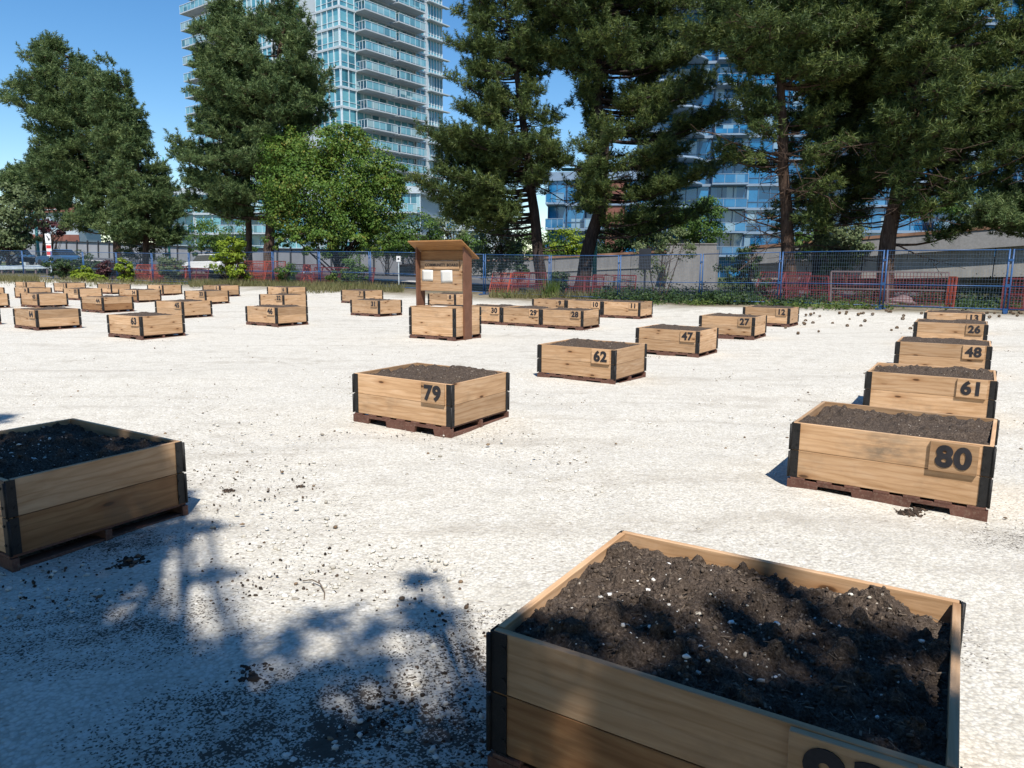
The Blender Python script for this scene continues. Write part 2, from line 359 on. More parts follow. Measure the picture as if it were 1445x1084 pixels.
# ------------------------------------------------------------------ ground
BX = {'80': (3.028, 4.418, -.601, -.017), '61': (4.991, 7.359, -.572, -.059), '48': (6.873, 10.331, -.564, -.012), '26': (8.975, 13.671, -.56, .052), '13': (10.894, 16.739, -.563, .06),
 '12': (7.262, 19.016, -.591, .026), '27': (5.237, 15.675, -.577, .009), '47': (3.335, 12.912, -.601, -.052), '62': (1.379, 9.635, -.599, -.026), '79': (-.563, 6.591, -.547, -.01),
 '93': (.98, 1.412, -.552, -.014), '94': (-2.572, 3.541, -.532, -.018), '31': (-4.043, 21.997, -.592, -.007), '46': (-5.99, 18.392, -.584, -.024), '63': (-7.77, 15.127, -.544, -.039),
 '64': (-11.358, 17.279, -.599, -.065), '43': (-16.625, 25.465, -.554, -.035), '44': (-12.827, 22.734, -.542, -.008), '45': (-9.542, 21.004, -.495, -.034), '32': (-7.629, 24.199, -.571, .046),
 '6': (-9.206, 29.755, -.554, .126), '7': (-5.54, 27.215, -.571, .107), '33': (-11.184, 26.507, -.542, .068), '5': (-12.835, 31.955, -.564, .106), '4': (-16.666, 34.719, -.549, .024),
 '34': (-14.644, 28.421, -.515, .017), '3': (-20.008, 36.328, -.548, -.002), '35': (-18.418, 30.909, -.546, -.04), '2': (-23.223, 37.932, -.543, -.004), '36': (-21.709, 32.64, -.547, -.082),
 '1': (-26.756, 40.092, -.564, -.039), '28': (1.79, 18.488, -.552, -.05), '29': (.74, 19.137, -.552, -.045), '30': (-.311, 19.786, -.552, -.04), '11': (3.761, 21.471, -.56, .03),
 '10': (2.714, 22.128, -.56, .028), '9': (1.664, 22.786, -.56, .026), '8': (-2.01, 25.5, -.565, .07), '42': (-18.15, 24.6, -.55, -.03), '37': (-23.65, 32.3, -.55, -.08), '65': (-13.9, 18.05, -.57, -.06),
 'board': (-1.226, 15.392, -.537, -.037)}
FENCE = [(19.6, 16.6, .33), (14.3, 21.1, .31), (11.6, 22.9, .30), (9.2, 25.2, .27), (7.0, 27.2, .22), (4.3, 29.6, .18), (1.6, 31.6, .19), (-1.3, 33.4, .24), (-4.2, 35.2, .32),
         (-7.2, 36.9, .38), (-10.2, 38.6, .39), (-13.2, 40.3, .38), (-16.3, 42.0, .36), (-19.3, 43.7, .33), (-22.3, 45.3, .32), (-25.3, 46.8, .36), (-28.3, 48.3, .40), (-31.3, 49.8, .45), (-34.3, 51.3, .49), (-37.3, 52.8, .52), (-40.3, 54.3, .54)]
_cp = np.array([(x, y, z, 1.7) for x, y, a, z in BX.values()] + [(x, y, z, 2.2) for x, y, z in FENCE] + [(x + 4, y + 5, z, 4) for x, y, z in FENCE] +
               [(x, y, -.015, 2.5) for x in (-6, -3, 0, 3, 6, 9) for y in (-8, -5, -2, 1)] + [(9, 6, -.02, 2.5), (12, 10, .03, 2.5), (14, 14, .12, 2.5)])
def gz(x, y):
    d2 = ((x - _cp[:, 0]) ** 2 + (y - _cp[:, 1]) ** 2) / _cp[:, 3] ** 2
    wq = np.exp(-d2) + 1e-3 / (1 + d2) ** 2
    return float((wq * _cp[:, 2]).sum() / wq.sum())
_gr = np.random.default_rng(3)
def ground():
    def axis(lo, hi, near0, near1, dn, grow):
        a = list(np.arange(near0, near1, dn)); q = near1; st = dn
        while q < hi: a.append(q); st *= grow; q += st
        a.append(hi); q = near0; st = dn; pre = []
        while q > lo: st *= grow; q -= st; pre.append(max(q, lo))
        return sorted(set(pre + a))
    xs = axis(-900, 900, -4, 5, .09, 1.10); ys = axis(-60, 1500, 1.0, 7.5, .09, 1.09)
    V = []
    ph = _gr.uniform(0, 6.28, 24); kx = _gr.normal(0, 1, 24); ky = _gr.normal(0, 1, 24)
    XX, YY = np.meshgrid(xs, ys); Z = np.zeros_like(XX)
    for i in range(len(ys)):
        for j in range(len(xs)): Z[i, j] = gz(xs[j], ys[i])
    near = np.clip(1 - np.hypot(XX, YY - 3) / 30, 0, 1)
    for q in range(24):
        fr = [1.1, 2.3, 4.5, 9.0][q % 4]; am = [.007, .004, .0025, .0015][q % 4]
        Z += near * am * np.sin(fr * (kx[q] * XX + ky[q] * YY) + ph[q])
    V = np.stack([XX, YY, Z], -1).reshape(-1, 3); n = len(xs)
    I, J = np.meshgrid(np.arange(len(ys) - 1), np.arange(n - 1), indexing='ij')
    a = (I * n + J).ravel(); Fc = np.stack([a, a + 1, a + n + 1, a + n], -1)
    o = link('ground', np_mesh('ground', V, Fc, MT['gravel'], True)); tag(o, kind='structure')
ground()

# loose crushed stone, crumbs of soil
def rocks(n, pos, size, zsq=.7, fine=True):
    """n little irregular stones; pos (n,3), size (n,)"""
    base = np.array([(1, 0, 0), (-1, 0, 0), (0, 1, 0), (0, -1, 0), (0, 0, 1), (0, 0, -1)], float)
    F8 = np.array([(0, 2, 4), (2, 1, 4), (1, 3, 4), (3, 0, 4), (2, 0, 5), (1, 2, 5), (3, 1, 5), (0, 3, 5)])
    # one subdivision for rounder stones
    vs = [tuple(b) for b in base]; mid = {}; f2 = []
    def m(a, b):
        k = (min(a, b), max(a, b))
        if k not in mid: p = np.array(vs[a]) + np.array(vs[b]); vs.append(tuple(p / np.linalg.norm(p))); mid[k] = len(vs) - 1
        return mid[k]
    for a, b, c in F8:
        ab, bc, ca = m(a, b), m(b, c), m(c, a); f2 += [(a, ab, ca), (ab, b, bc), (ca, bc, c), (ab, bc, ca)]
    B = np.array(vs if fine else vs[:6]); T = np.array(f2) if fine else F8; k = len(B)
    sc = RNG.uniform(.6, 1.25, (n, 1, 3)) * np.array([1, .85, zsq]); jit = RNG.uniform(.72, 1.2, (n, k, 1))
    P = B[None] * jit * sc * size[:, None, None]
    th = RNG.uniform(0, 6.28, n); c, s_ = np.cos(th)[:, None], np.sin(th)[:, None]
    X = P[..., 0] * c - P[..., 1] * s_; Y = P[..., 0] * s_ + P[..., 1] * c
    P = np.stack([X, Y, P[..., 2]], -1) + pos[:, None, :]
    return P.reshape(-1, 3), (T[None] + (np.arange(n) * k)[:, None, None]).reshape(-1, 3)
def inside_box(x, y, m=.03):
    for k, (cx, cy, a, z) in BX.items():
        c, s_ = math.cos(a), math.sin(a); dx, dy = x - cx, y - cy
        lx, ly = dx * c + dy * s_, -dx * s_ + dy * c
        if -1.22 - m < lx < m and -m < ly < 1.0 + m: return True
    return False
def scatter(n, ymin, ymax, lo, hi, patches=None, pw=2.2):
    P, Sz = [], []
    while len(P) < n:
        if patches:
            cx, cy, rx, ry = random.choice(patches); x = random.gauss(cx, rx); y = random.gauss(cy, ry)
        else:
            y = ymin + (ymax - ymin) * random.random() ** pw; x = random.uniform(-.95 * y - .4, .95 * y + .4)
        if inside_box(x, y): continue
        s_ = lo + (hi - lo) * random.random() ** 3
        P.append((x, y, gz(x, y) + s_ * .25)); Sz.append(s_)
    return np.array(P), np.array(Sz)
p, s_ = scatter(9000, 1.5, 11, .005, .019); V, Fc = rocks(len(p), p, s_); p, s_ = scatter(42000, 1.5, 13, .0025, .0075, pw=2.6); V2, F2 = rocks(len(p), p, s_, .7, False)
V, Fc = np.concatenate([V, V2]), np.concatenate([Fc, F2 + len(V)])
tag(link('loose_gravel', np_mesh('loose_gravel', V, Fc, MT['stone'])), 'loose pale crushed stone lying over the lot', 'gravel', kind='stuff')
SP = [(-.35, 2.25, .42, .28), (-.6, 2.35, .5, .3), (-.1, 2.6, .3, .35), (-.15, 2.2, .3, .25), (-1.55, 3.2, .5, .35), (-1.8, 3.4, .35, .3), (-.9, 2.65, .5, .3), (-2.3, 4.9, .5, .4)]
p, s_ = scatter(4200, 0, 0, .0015, .011, SP); V, Fc = rocks(len(p), p, s_, .8)
SB = [(x - .5 + random.uniform(-.7, .7), y + .3 + random.uniform(-.6, .3), .28, .12) for x, y, a, z in BX.values() if y < 27 for q in range(2)]
p, s_ = scatter(2600, 0, 0, .003, .012, SB); V2, F2 = rocks(len(p), p, s_, .8, False); V, Fc = np.concatenate([V, V2]), np.concatenate([Fc, F2 + len(V)])
tag(link('soil_crumbs', np_mesh('soil_crumbs', V, Fc, MT['crumb'])), 'dark crumbs of spilled potting soil on the gravel', 'soil', kind='stuff')
p, s_ = scatter(900, 1.6, 20, .006, .02, pw=1.6); V, Fc = rocks(len(p), p, s_, .5)
tag(link('bark_litter', np_mesh('bark_litter', V, Fc, MT['cone'])), 'bits of brown bark and needle litter strewn over the gravel', 'litter', kind='stuff')

# ------------------------------------------------------------------ planters
L, W, HP, HT = 1.215, 1.0, .085, .489
BH = (HT - HP) / 2
TX = {}
def text_mesh(txt, size, thick=.003, bold=.0, mat='ink'):
    k = (txt, size)
    if k in TX: return TX[k]
    cu = bpy.data.curves.new('number', 'FONT'); cu.body = txt; cu.size = size; cu.extrude = thick; cu.offset = bold; cu.resolution_u = 5
    cu.align_x = 'CENTER'; cu.align_y = 'CENTER'; cu.space_character = 1.08
    o = bpy.data.objects.new('number', cu); COL.objects.link(o)
    bpy.context.view_layer.update()
    m = bpy.data.meshes.new_from_object(o.evaluated_get(bpy.context.evaluated_depsgraph_get()))
    bpy.data.objects.remove(o); bpy.data.curves.remove(cu)
    m.transform(Matrix.Rotation(PI / 2, 4, 'X')); m.materials.clear(); m.materials.append(MT[mat]); m.name = 'number'
    TX[k] = m; return m

def board_mesh(ln, bh, th=.024):
    return MB().box(-ln / 2, ln / 2, -th / 2, th / 2, -bh / 2 + .0015, bh / 2 - .0015).mesh('board', MT['board'], .0025)
MT['darkboard'] = mat_wood('red_brown_cedar_board', (.22, .10, .04), (.33, .17, .075), (.42, .25, .12), vary=.2)
def mat_stained():
    m = MT['board'].copy(); m.name = 'grey_stained_board'; t = NT.__new__(NT); t.m = m; t.t = m.node_tree; t.b = t.t.nodes['Principled BSDF']
    l = t.b.inputs['Base Color'].links[0].from_socket; P = t.obj(); sp_ = t.n('SeparateXYZ', {0: P}); d = t.math('ADD', t.math('ABSOLUTE', t.math('MULTIPLY', sp_.outputs[0], 1.6)), t.math('ABSOLUTE', t.math('MULTIPLY', sp_.outputs[2], 2.0)))
    f = t.math('MULTIPLY', t.ramp(d, [(.1, 1.0), (.6, 0.0)]), t.ramp(t.noise(t.obj((2.2, 2.2, 5)), 2.2, 5, .65), [(.38, 0.0), (.62, .85)]))
    t.link(t.mix(f, l, (.17, .135, .10)), t.b.inputs['Base Color']); return m
MT['stainboard'] = mat_stained()
ML, MS = board_mesh(L - .012, BH), board_mesh(W - .06, BH)
def recol(me, mat): q = me.copy(); q.materials.clear(); q.materials.append(MT[mat]); return q
MLD, MSD, MLS = recol(ML, 'darkboard'), recol(MS, 'darkboard'), recol(ML, 'stainboard')
def hinge_mesh(sx, sy, z0, z1):
    """black steel corner hinge: two plates wrapped on the corner, a knuckle and bolts"""
    b = MB(); x, y = sx * L / 2, sy * W / 2; n = max(1, round((z1 - z0) / BH))
    hh = (z1 - z0) / n
    for k in range(n):
        a, c = z0 + k * hh + .004, z0 + (k + 1) * hh - .004
        xa, xb = sorted((x, x - sx * .056)); ya, yb = sorted((y, y + sy * .0045)); b.box(xa, xb, ya, yb, a, c)
        xa, xb = sorted((x + sx * .0005, x + sx * .005)); ya, yb = sorted((y - sy * .046, y)); b.box(xa, xb, ya, yb, a, c)
        b.tube([(x + sx * .006, y + sy * .007, a - .002), (x + sx * .006, y + sy * .007, c - .008)], .0085, 8)
        for zz in (a + .045, c - .045):
            b.tube([(x - sx * .045, y + sy * .004, zz), (x - sx * .045, y + sy * .009, zz)], .008, 7)
            b.tube([(x + sx * .004, y - sy * .035, zz), (x + sx * .0095, y - sy * .035, zz)], .008, 7)
    b.box(*sorted((x - sx * .06, x - sx * .02)), *sorted((y, y + sy * .006)), z0 - .02, z0 + .006)
    return b.mesh('corner_hinge', MT['hinge'])
HM = {(sx, sy): hinge_mesh(sx, sy, HP, HT) for sx in (-1, 1) for sy in (-1, 1)}
def stringer_mesh(y):
    h = HP - .016; z0 = -.03; hw = L / 2 + .008; nz = .045
    pts = [(-hw, z0), (-.42, z0), (-.405, nz), (-.185, nz), (-.17, z0), (.17, z0), (.185, nz), (.405, nz), (.42, z0), (hw, z0), (hw, h), (-hw, h)]
    return MB().prism(pts, y - .019, y + .019).mesh('stringer', MT['pallet'])
STR = [stringer_mesh(y) for y in (-W / 2 + .008, 0, W / 2 - .008)]
DECK = [MB().box(x - .05, x + .05, -W / 2 - .01, W / 2 + .01, HP - .0155, HP - .0005).mesh('deck_board', MT['pallet'], .002) for x in np.linspace(-L / 2 + .06, L / 2 - .06, 7)]
BASEB = [MB().box(x - .05, x + .05, -W / 2 - .006, W / 2 + .006, -.045, -.012 + .03).mesh('base_board', MT['pallet'], .002) for x in (-L / 2 + .055, 0, L / 2 - .055)]
def whole(meshes):
    bm = bmesh.new()
    for m in meshes: bm.from_mesh(m)
    o = bpy.data.meshes.new('pallet'); bm.to_mesh(o); bm.free(); o.materials.append(MT['pallet']); return o
PAL = whole(STR + DECK + BASEB)

def fbm(x, y, seed, octs):
    r = np.random.default_rng(seed); z = np.zeros_like(x)
    for fr, am in octs:
        for q in range(7):
            th = r.uniform(0, 6.28); ph = r.uniform(0, 6.28); f = fr * r.uniform(.6, 1.5)
            z += am / 2.6 * np.sin(f * (math.cos(th) * x + math.sin(th) * y) + ph)
    return z
def soil_mesh(seed, nx, ny, level=-.03, mound=.02, clods=0, tilt=0.0):
    lx, ly = L / 2 - .026, W / 2 - .026
    X, Y = np.meshgrid(np.linspace(-lx, lx, nx), np.linspace(-ly, ly, ny))
    e = np.minimum(np.minimum(lx - np.abs(X), ly - np.abs(Y)) / .16, 1)
    Z = HT + level + mound * (e - .4) + tilt * Y + fbm(X, Y, seed, ((5, .014), (13, .010), (34, .008), (80, .0055), (150, .003)))
    Z = np.minimum(Z, HT + .035 * e + .0)
    if nx > 60:
        r = np.random.default_rng(seed + 5)
        for q in range(clods):
            cx, cy = r.uniform(-lx, lx), r.uniform(-ly, ly); rr = r.uniform(.008, .032) if r.random() > .12 else r.uniform(.03, .055)
            d = np.hypot(X - cx, (Y - cy) * r.uniform(.8, 1.25)) / rr
            Z += np.where(d < 1, np.sqrt(np.clip(1 - d * d, 0, 1)) * rr * r.uniform(.4, .85), 0)
        Z += r.normal(0, .0016, Z.shape)
        Z = np.minimum(Z, HT + .05 * e - .004)
    V = np.stack([X, Y, Z], -1).reshape(-1, 3)
    I, J = np.meshgrid(np.arange(ny - 1), np.arange(nx - 1), indexing='ij'); a = (I * nx + J).ravel()
    Fc = np.stack([a, a + 1, a + nx + 1, a + nx], -1)
    return np_mesh('soil', V, Fc, MT['soil'], True), (X, Y, Z)
FARSOIL = [soil_mesh(100 + k, 34, 28, -.012, .03)[0] for k in range(4)]
PLATE = MB().box(-.135, .135, -.011, .011, -BH / 2 + .004, BH / 2 - .002).mesh('number_plate', MT['board'], .002)

LAB = {
 '93': 'large foreground planter box of dark soil half in tree shade',
 '94': 'shaded planter box of black soil cut off by the left edge, nearest of those there',
 '80': 'cedar planter box numbered 80 with grey stains, nearest of the right hand line',
 '79': 'cedar planter box numbered 79 standing alone on a brown pallet in the open gravel',
 '62': 'cedar planter box numbered 62 standing between boxes 79 and 47',
 '61': 'cedar planter box numbered 61 directly behind box 80 in the right hand line',
 '48': 'cedar planter box numbered 48, third box of the right hand line',
 '26': 'cedar planter box numbered 26 between boxes 48 and 13 in the right hand line',
 '13': 'cedar planter box numbered 13, farthest of the right hand line below the fence',
 '12': 'cedar planter box numbered 12 near the fence behind box 27',
 '27': 'cedar planter box numbered 27 between boxes 47 and 12',
 '47': 'cedar planter box numbered 47 between boxes 62 and 27',
 '28': 'cedar planter box numbered 28, right end of the joined row beside the notice board',
 '29': 'cedar planter box numbered 29, middle of the joined row beside the notice board',
 '30': 'cedar planter box numbered 30, left end of the joined row beside the notice board',
 '11': 'cedar planter box numbered 11, right end of the joined row near the fence',
 '10': 'cedar planter box numbered 10, middle of the joined row near the fence',
 '9': 'cedar planter box numbered 9, left end of the joined row near the fence',
 '8': 'cedar planter box numbered 8 seen between the posts of the notice board',
 '7': 'cedar planter box numbered 7 right behind box 31',
 '31': 'cedar planter box numbered 31 in front of box 7, left of the notice board',
 '46': 'cedar planter box numbered 46, front box of the stack of three seen left of centre',
 '32': 'cedar planter box numbered 32 between boxes 46 and 6',
 '6': 'cedar planter box numbered 6 seen over box 32, near the fence',
 '63': 'cedar planter box numbered 63, largest in the left field of boxes',
 '64': 'cedar planter box numbered 64, in front of box 43 at the left',
 '45': 'cedar planter box numbered 45 just behind box 63',
 '44': 'cedar planter box numbered 44 between boxes 64 and 45, one row farther back',
 '43': 'cedar planter box numbered 43 seen directly over box 64',
 '33': 'cedar planter box numbered 33 seen over box 45',
 '34': 'cedar planter box numbered 34 behind box 44 on its right',
 '35': 'cedar planter box numbered 35 right behind box 44 on its left',
 '36': 'cedar planter box numbered 36 seen over box 43',
 '5': 'cedar planter box numbered 5 in the farthest row behind box 33',
 '4': 'cedar planter box numbered 4 in the farthest row behind box 34',
 '3': 'cedar planter box numbered 3 in the farthest row behind box 35',
 '2': 'cedar planter box numbered 2 in the farthest row, second from its left end',
 '1': 'cedar planter box numbered 1 at the left end of the farthest row',
 '37': 'planter box cut off by the left edge of the photo, farthest of three there',
 '42': 'planter box cut off by the left edge of the photo, middle one of three there',
 '65': 'sliver of planter box at the left edge beside box 64, nearest of three there'}
def planter(num, boards=2):
    x, y, a, z = BX[num]; c, s_ = math.cos(a), math.sin(a)
    cx, cy = x - c * L / 2 - s_ * W / 2, y - s_ * L / 2 + c * W / 2
    dist = math.hypot(cx, cy)
    t = thing('planter_box', LAB.get(num), 'planter', (cx, cy, z), a, 'numbered raised planter boxes on the gravel')
    jr = random.Random(hash(num) if False else sum(ord(q) * 7 for q in num)); t.rotation_euler = (jr.uniform(-.007, .007), jr.uniform(-.007, .007), a)
    for k in range(boards):
        zc = HP + BH * (k + .5)
        for sy in (-1, 1):
            o = link('long_board', MLD if (k == 0 and num in ('93', '44', '34')) else MLS if (k == 1 and sy < 0 and num in ('80', '30')) else ML, t); o.location = (0, sy * (W / 2 - .0125), zc); o.rotation_euler.z = 0 if sy < 0 else PI
        for sx in (-1, 1):
            o = link('short_board', MSD if (k == 0 and num in ('94', '93', '44')) else MS, t); o.location = (sx * (L / 2 - .0135), 0, zc); o.rotation_euler.z = sx * PI / 2
    for q, m in HM.items():
        if boards == 2: link('corner_hinge', m, t)
        else: link('corner_hinge', hinge_mesh(q[0], q[1], HP, HP + BH * boards), t)
    if dist < 16:
        pl = link('pallet', STR[0], t); pl.data = STR[1]
        link('stringer', STR[0], pl); link('stringer', STR[2], pl)
        for m in DECK: link('deck_board', m, pl)
        for m in BASEB: link('base_board', m, pl)
    else: link('pallet', PAL, t)
    if boards == 2:
        if num == '93': sm, G = soil_mesh(1, 300, 250, -.04, .015, 420, -.03)
        elif num == '94': sm, G = soil_mesh(2, 150, 130, -.05, .01, 200)
        elif num in ('80', '61', '79', '62'): sm, G = soil_mesh(int(num), 110, 90, -.025, .03, 160)
        else: sm, G = FARSOIL[int(num) % 4], None
        so_ = link('soil', sm, t)
        if num in ('93', '94'):
            n = 150 if num == '93' else 130; r = np.random.default_rng(int(num)); X, Y, Z = G; P = []
            for q in range(n):
                if q < n * .6: fx, fy = r.normal(.42, .16), r.normal(.36, .2)
                else: fx, fy = r.uniform(.05, .95), r.uniform(.05, .95)
                i, j = int(np.clip(fy, .03, .97) * (Y.shape[0] - 1)), int(np.clip(fx, .03, .97) * (X.shape[1] - 1)); P.append((X[i, j], Y[i, j], Z[i, j] + .001))
            V, Fc = rocks(n, np.array(P), .003 + .012 * r.random(n) ** 3.5, .6)
            nc = 5200 if num == '93' else 1500; jj = r.integers(4, Y.shape[0] - 4, nc); ii = r.integers(4, X.shape[1] - 4, nc); cs = .0015 + .0085 * r.random(nc) ** 4
            Vc, Fcc = rocks(nc, np.stack([X[jj, ii] + r.normal(0, .002, nc), Y[jj, ii] + r.normal(0, .002, nc), Z[jj, ii] + cs * .35], -1), cs, .85)
            tag(link('soil_crumb', np_mesh('soil_crumb', Vc, Fcc, MT['crumbsoil']), so_), kind='stuff')
            if num == '93':
                fb = MB()
                for q in range(420):
                    i, j = r.integers(3, Y.shape[0] - 3), r.integers(3, X.shape[1] - 3); th = r.uniform(0, 6.28); l_ = r.uniform(.008, .032); c0 = Vector((X[i, j], Y[i, j], Z[i, j] + .003))
                    fb.bar(c0, c0 + Vector((math.cos(th) * l_, math.sin(th) * l_, r.normal(0, .004))), .0022 if q % 3 else .006, .0015)
                tag(fb.build('bark_fibre', MT['twig'], so_), kind='stuff')
            tag(link('white_chip', np_mesh('white_chip', V, Fc, MT['perlite']), so_), kind='stuff')
        if num not in ('94', '37', '42', '65'):
            pm = link('number_plate', PLATE, t); pm.location = (L / 2 - .068 - .135 - jr.uniform(0, .012), -W / 2 - .0115, HT - BH / 2 - jr.uniform(0, .006)); pm.rotation_euler.y = jr.uniform(-.012, .012)
            tx = link('number', text_mesh(num, .19, .002, .0085), pm); tx.location = (0, -.0135, -.002)
    return t
for k in BX:
    if k != 'board': planter(k)

# ------------------------------------------------------------------ community notice board
def notice_board():
    LAB['board'] = 'lidded box'
    t = planter('board', 3)
    x, y, a, z = BX['board']; c, s_ = math.cos(a), math.sin(a)
    t.name = 'notice_board'; t['label'] = 'roofed wooden community notice board with two posts standing on a lidded box'; t['category'] = 'notice board'; del t['group']
    top = HP + 3 * BH
    lid = MB(); lid.box(-L / 2 + .002, L / 2 - .002, -W / 2 + .002, W / 2 - .002, top + .001, top + .019); lid.build('lid', MT['board'], t, .003)
    h = MB(); h.tube([(-.28 + .12 * math.cos(q), -.28 + .01 * q, top + .02 + .055 * math.sin(q)) for q in np.linspace(0, PI, 9)], .007, 6); h.build('handle', MT['hinge'], t)
    P = 1.98
    # posts at the two short sides; the roof slopes down to the back
    yb = -.06
    for sx in (-1, 1):
        xx = sx * (L / 2 + .03)
        p = MB().box(xx - .019, xx + .019, yb - .13, yb + .13, -.02, P) if False else MB()
        p.prism([(yb - .14, -.03), (yb + .14, -.03), (yb + .14, P - .19), (yb - .14, P)], xx - .02, xx + .02)
        p.v = [(b, a_, c_) for a_, b, c_ in p.v]; p.f = [tuple(reversed(f)) for f in p.f]
        p.build('post', MT['post'], t)
    r = MB(); sl = -.60
    ya, yc = yb - .33, yb + .34; za, zc = P + .12, P - .30 + .05
    hw = L / 2 + .11
    for k in range(4):
        f0, f1 = k / 4, (k + 1) / 4 - .004
        A = [(ya + (yc - ya) * f, za + (zc - za) * f) for f in (f0, f1)]
        r.quadbox([(-hw, A[0][0], A[0][1]), (hw, A[0][0], A[0][1]), (hw, A[1][0], A[1][1]), (-hw, A[1][0], A[1][1]),
                   (-hw, A[0][0] + .012, A[0][1] + .026), (hw, A[0][0] + .012, A[0][1] + .026), (hw, A[1][0] + .012, A[1][1] + .026), (-hw, A[1][0] + .012, A[1][1] + .026)])
    r.build('roof', MT['roofwood'], t)
    hd = MB().box(-L / 2 + .012, L / 2 - .012, yb - .02, yb + .02, 1.70, 1.90); hd.build('header_board', MT['roofwood'], t)
    pn = MB()
    for k in range(4): pn.box(-L / 2 + .012, L / 2 - .012, yb - .045, yb - .021, 1.04 + k * .165, 1.04 + (k + 1) * .165 - .003)
    pn.build('panel', MT['board'], t, .002)
    sg = MB().box(-.47, .47, yb - .066, yb - .046, 1.515, 1.685).build('sign_plate', MT['board'], t, .003)
    for wd_, xx in (('COMMUNITY', -.175), ('BOARD', .295)):
        tx = link('lettering', text_mesh(wd_, .086, .0015, .0016), sg); tx.location = (xx, yb - .068, 1.60)
    cx, cy = t.location.x, t.location.y; Mx = Matrix.Translation((cx, cy, z)) @ Matrix.Rotation(a, 4, 'Z')
    for (px, pz, wq, hq, rt, lab) in ((-.40, 1.375, .30, .24, .0, 'smaller white paper notice pinned straight at the left of the community board'),
                                      (.12, 1.36, .31, .27, -.05, 'larger white paper notice pinned slightly crooked right of the other notice')):
        n = MB(); pts = []
        for i in range(6):
            for j in range(6): pts.append((wq * (i / 5 - .5), -.004 - .006 * math.sin(i * .9) * (j / 5 - .5), hq * (j / 5 - .5)))
        V = np.array(pts); Fc = np.array([(i * 6 + j, (i + 1) * 6 + j, (i + 1) * 6 + j + 1, i * 6 + j + 1) for i in range(5) for j in range(5)])
        o = link('paper_notice', np_mesh('paper_notice', V, Fc, MT['paper'], True)); o.matrix_world = Mx @ Matrix.Translation((px, yb - .049, pz)) @ Matrix.Rotation(rt, 4, 'Y')
        sol = o.modifiers.new('thickness', 'SOLIDIFY'); sol.thickness = .0012
        tag(o, lab, 'paper', 'papers pinned to the notice board')
    bk = MB().box(-.16, .16, -.11, .11, 0, .006).build('paper_sheet', MT['paper']); bk.matrix_world = Mx @ Matrix.Translation((.05, -.3, top + .021)) @ Matrix.Rotation(.1, 4, 'Z')
    tag(bk, 'white sheet lying flat on the lid of the notice board box', 'paper')
notice_board()

# ------------------------------------------------------------------ blue temporary fence
FLAB = 'blue wire mesh fence panel standing along the back of the lot'
def fence():
    G = 'panels of the blue temporary fence'
    for k in range(len(FENCE) - 1):
        A = Vector(FENCE[k]); B_ = Vector(FENCE[k + 1]); d = B_ - A; ln = math.hypot(d.x, d.y); rz = math.atan2(d.y, d.x)
        side = ('right of box 13' if k < 1 else 'behind box 13' if k == 1 else 'behind and right of box 12' if k == 2 else 'directly behind box 12' if k == 3 else
                'right of the fence sign' if k == 4 else 'carrying the dark sign' if k == 5 else 'behind the joined row of boxes 9 to 11' if k == 6 else 'right of the notice board' if k == 7 else
                'behind the notice board' if k == 8 else 'left of the notice board' if k == 9 else 'behind box 7' if k == 10 else 'behind box 6' if k == 11 else 'right of the yellow green bush' if k == 12 else
                'behind box 5' if k == 13 else 'behind box 4' if k == 14 else 'behind box 3' if k == 15 else 'behind box 2' if k == 16 else 'behind box 1' if k == 17 else 'at the left edge of the lot' if k == 18 else 'beyond the left edge of the lot')
        t = thing('wire_fence', 'blue wire mesh fence panel ' + side, 'fence', (A.x, A.y, A.z), rz, G)
        H = 1.84; z1 = d.z
        sh = lambda x, zz: (x, 0, zz + z1 * x / ln)
        e = .05
        fr = MB()
        for xx in (e, ln - e): fr.tube([sh(xx, -.05), sh(xx, H)], .024, 8)
        for zz in (.12, .78, H - .02): fr.tube([sh(e, zz), sh(ln - e, zz)], .017, 6)
        fr.build('frame', MT['blue'], t)
        ms = MB(); n = int(ln / .075)
        for i in range(1, n):
            xx = e + (ln - 2 * e) * i / n; ms.bar(sh(xx, .12), sh(xx, H - .02), .003, .003)
        for j in range(1, 14):
            zz = .12 + (H - .14) * j / 14; ms.bar(sh(e, zz), sh(ln - e, zz), .003, .003)
        ms.build('mesh', MT['wire'], t)
        ft = MB(); ft.bar((0, -.4, .03), (0, .4, .03), .09, .05); ft.box(-.06, .06, -.03, .03, 0, .14); ft.build('foot', MT['blue'], t)
        cl = MB().box(-.065, .065, -.035, .035, .75, .84); cl.box(-.06, .06, -.03, .03, 1.5, 1.56); cl.build('clamp', MT['blue'], t)
    # dark box sign fixed on the fence
    p = at(908, 421, 29.9); t = thing('fence_sign', 'dark rectangular sign on a post against the blue fence behind box 11', 'sign', (p.x, p.y - .12, p.z), R(-32))
    MB().box(-.03, .03, -.03, .03, 0, 2.0).build('post', MT['darkpost'], t); MB().box(-.26, .26, -.07, -.032, 1.15, 2.0).build('plate', MT['darkpost'], t, .01)
fence()

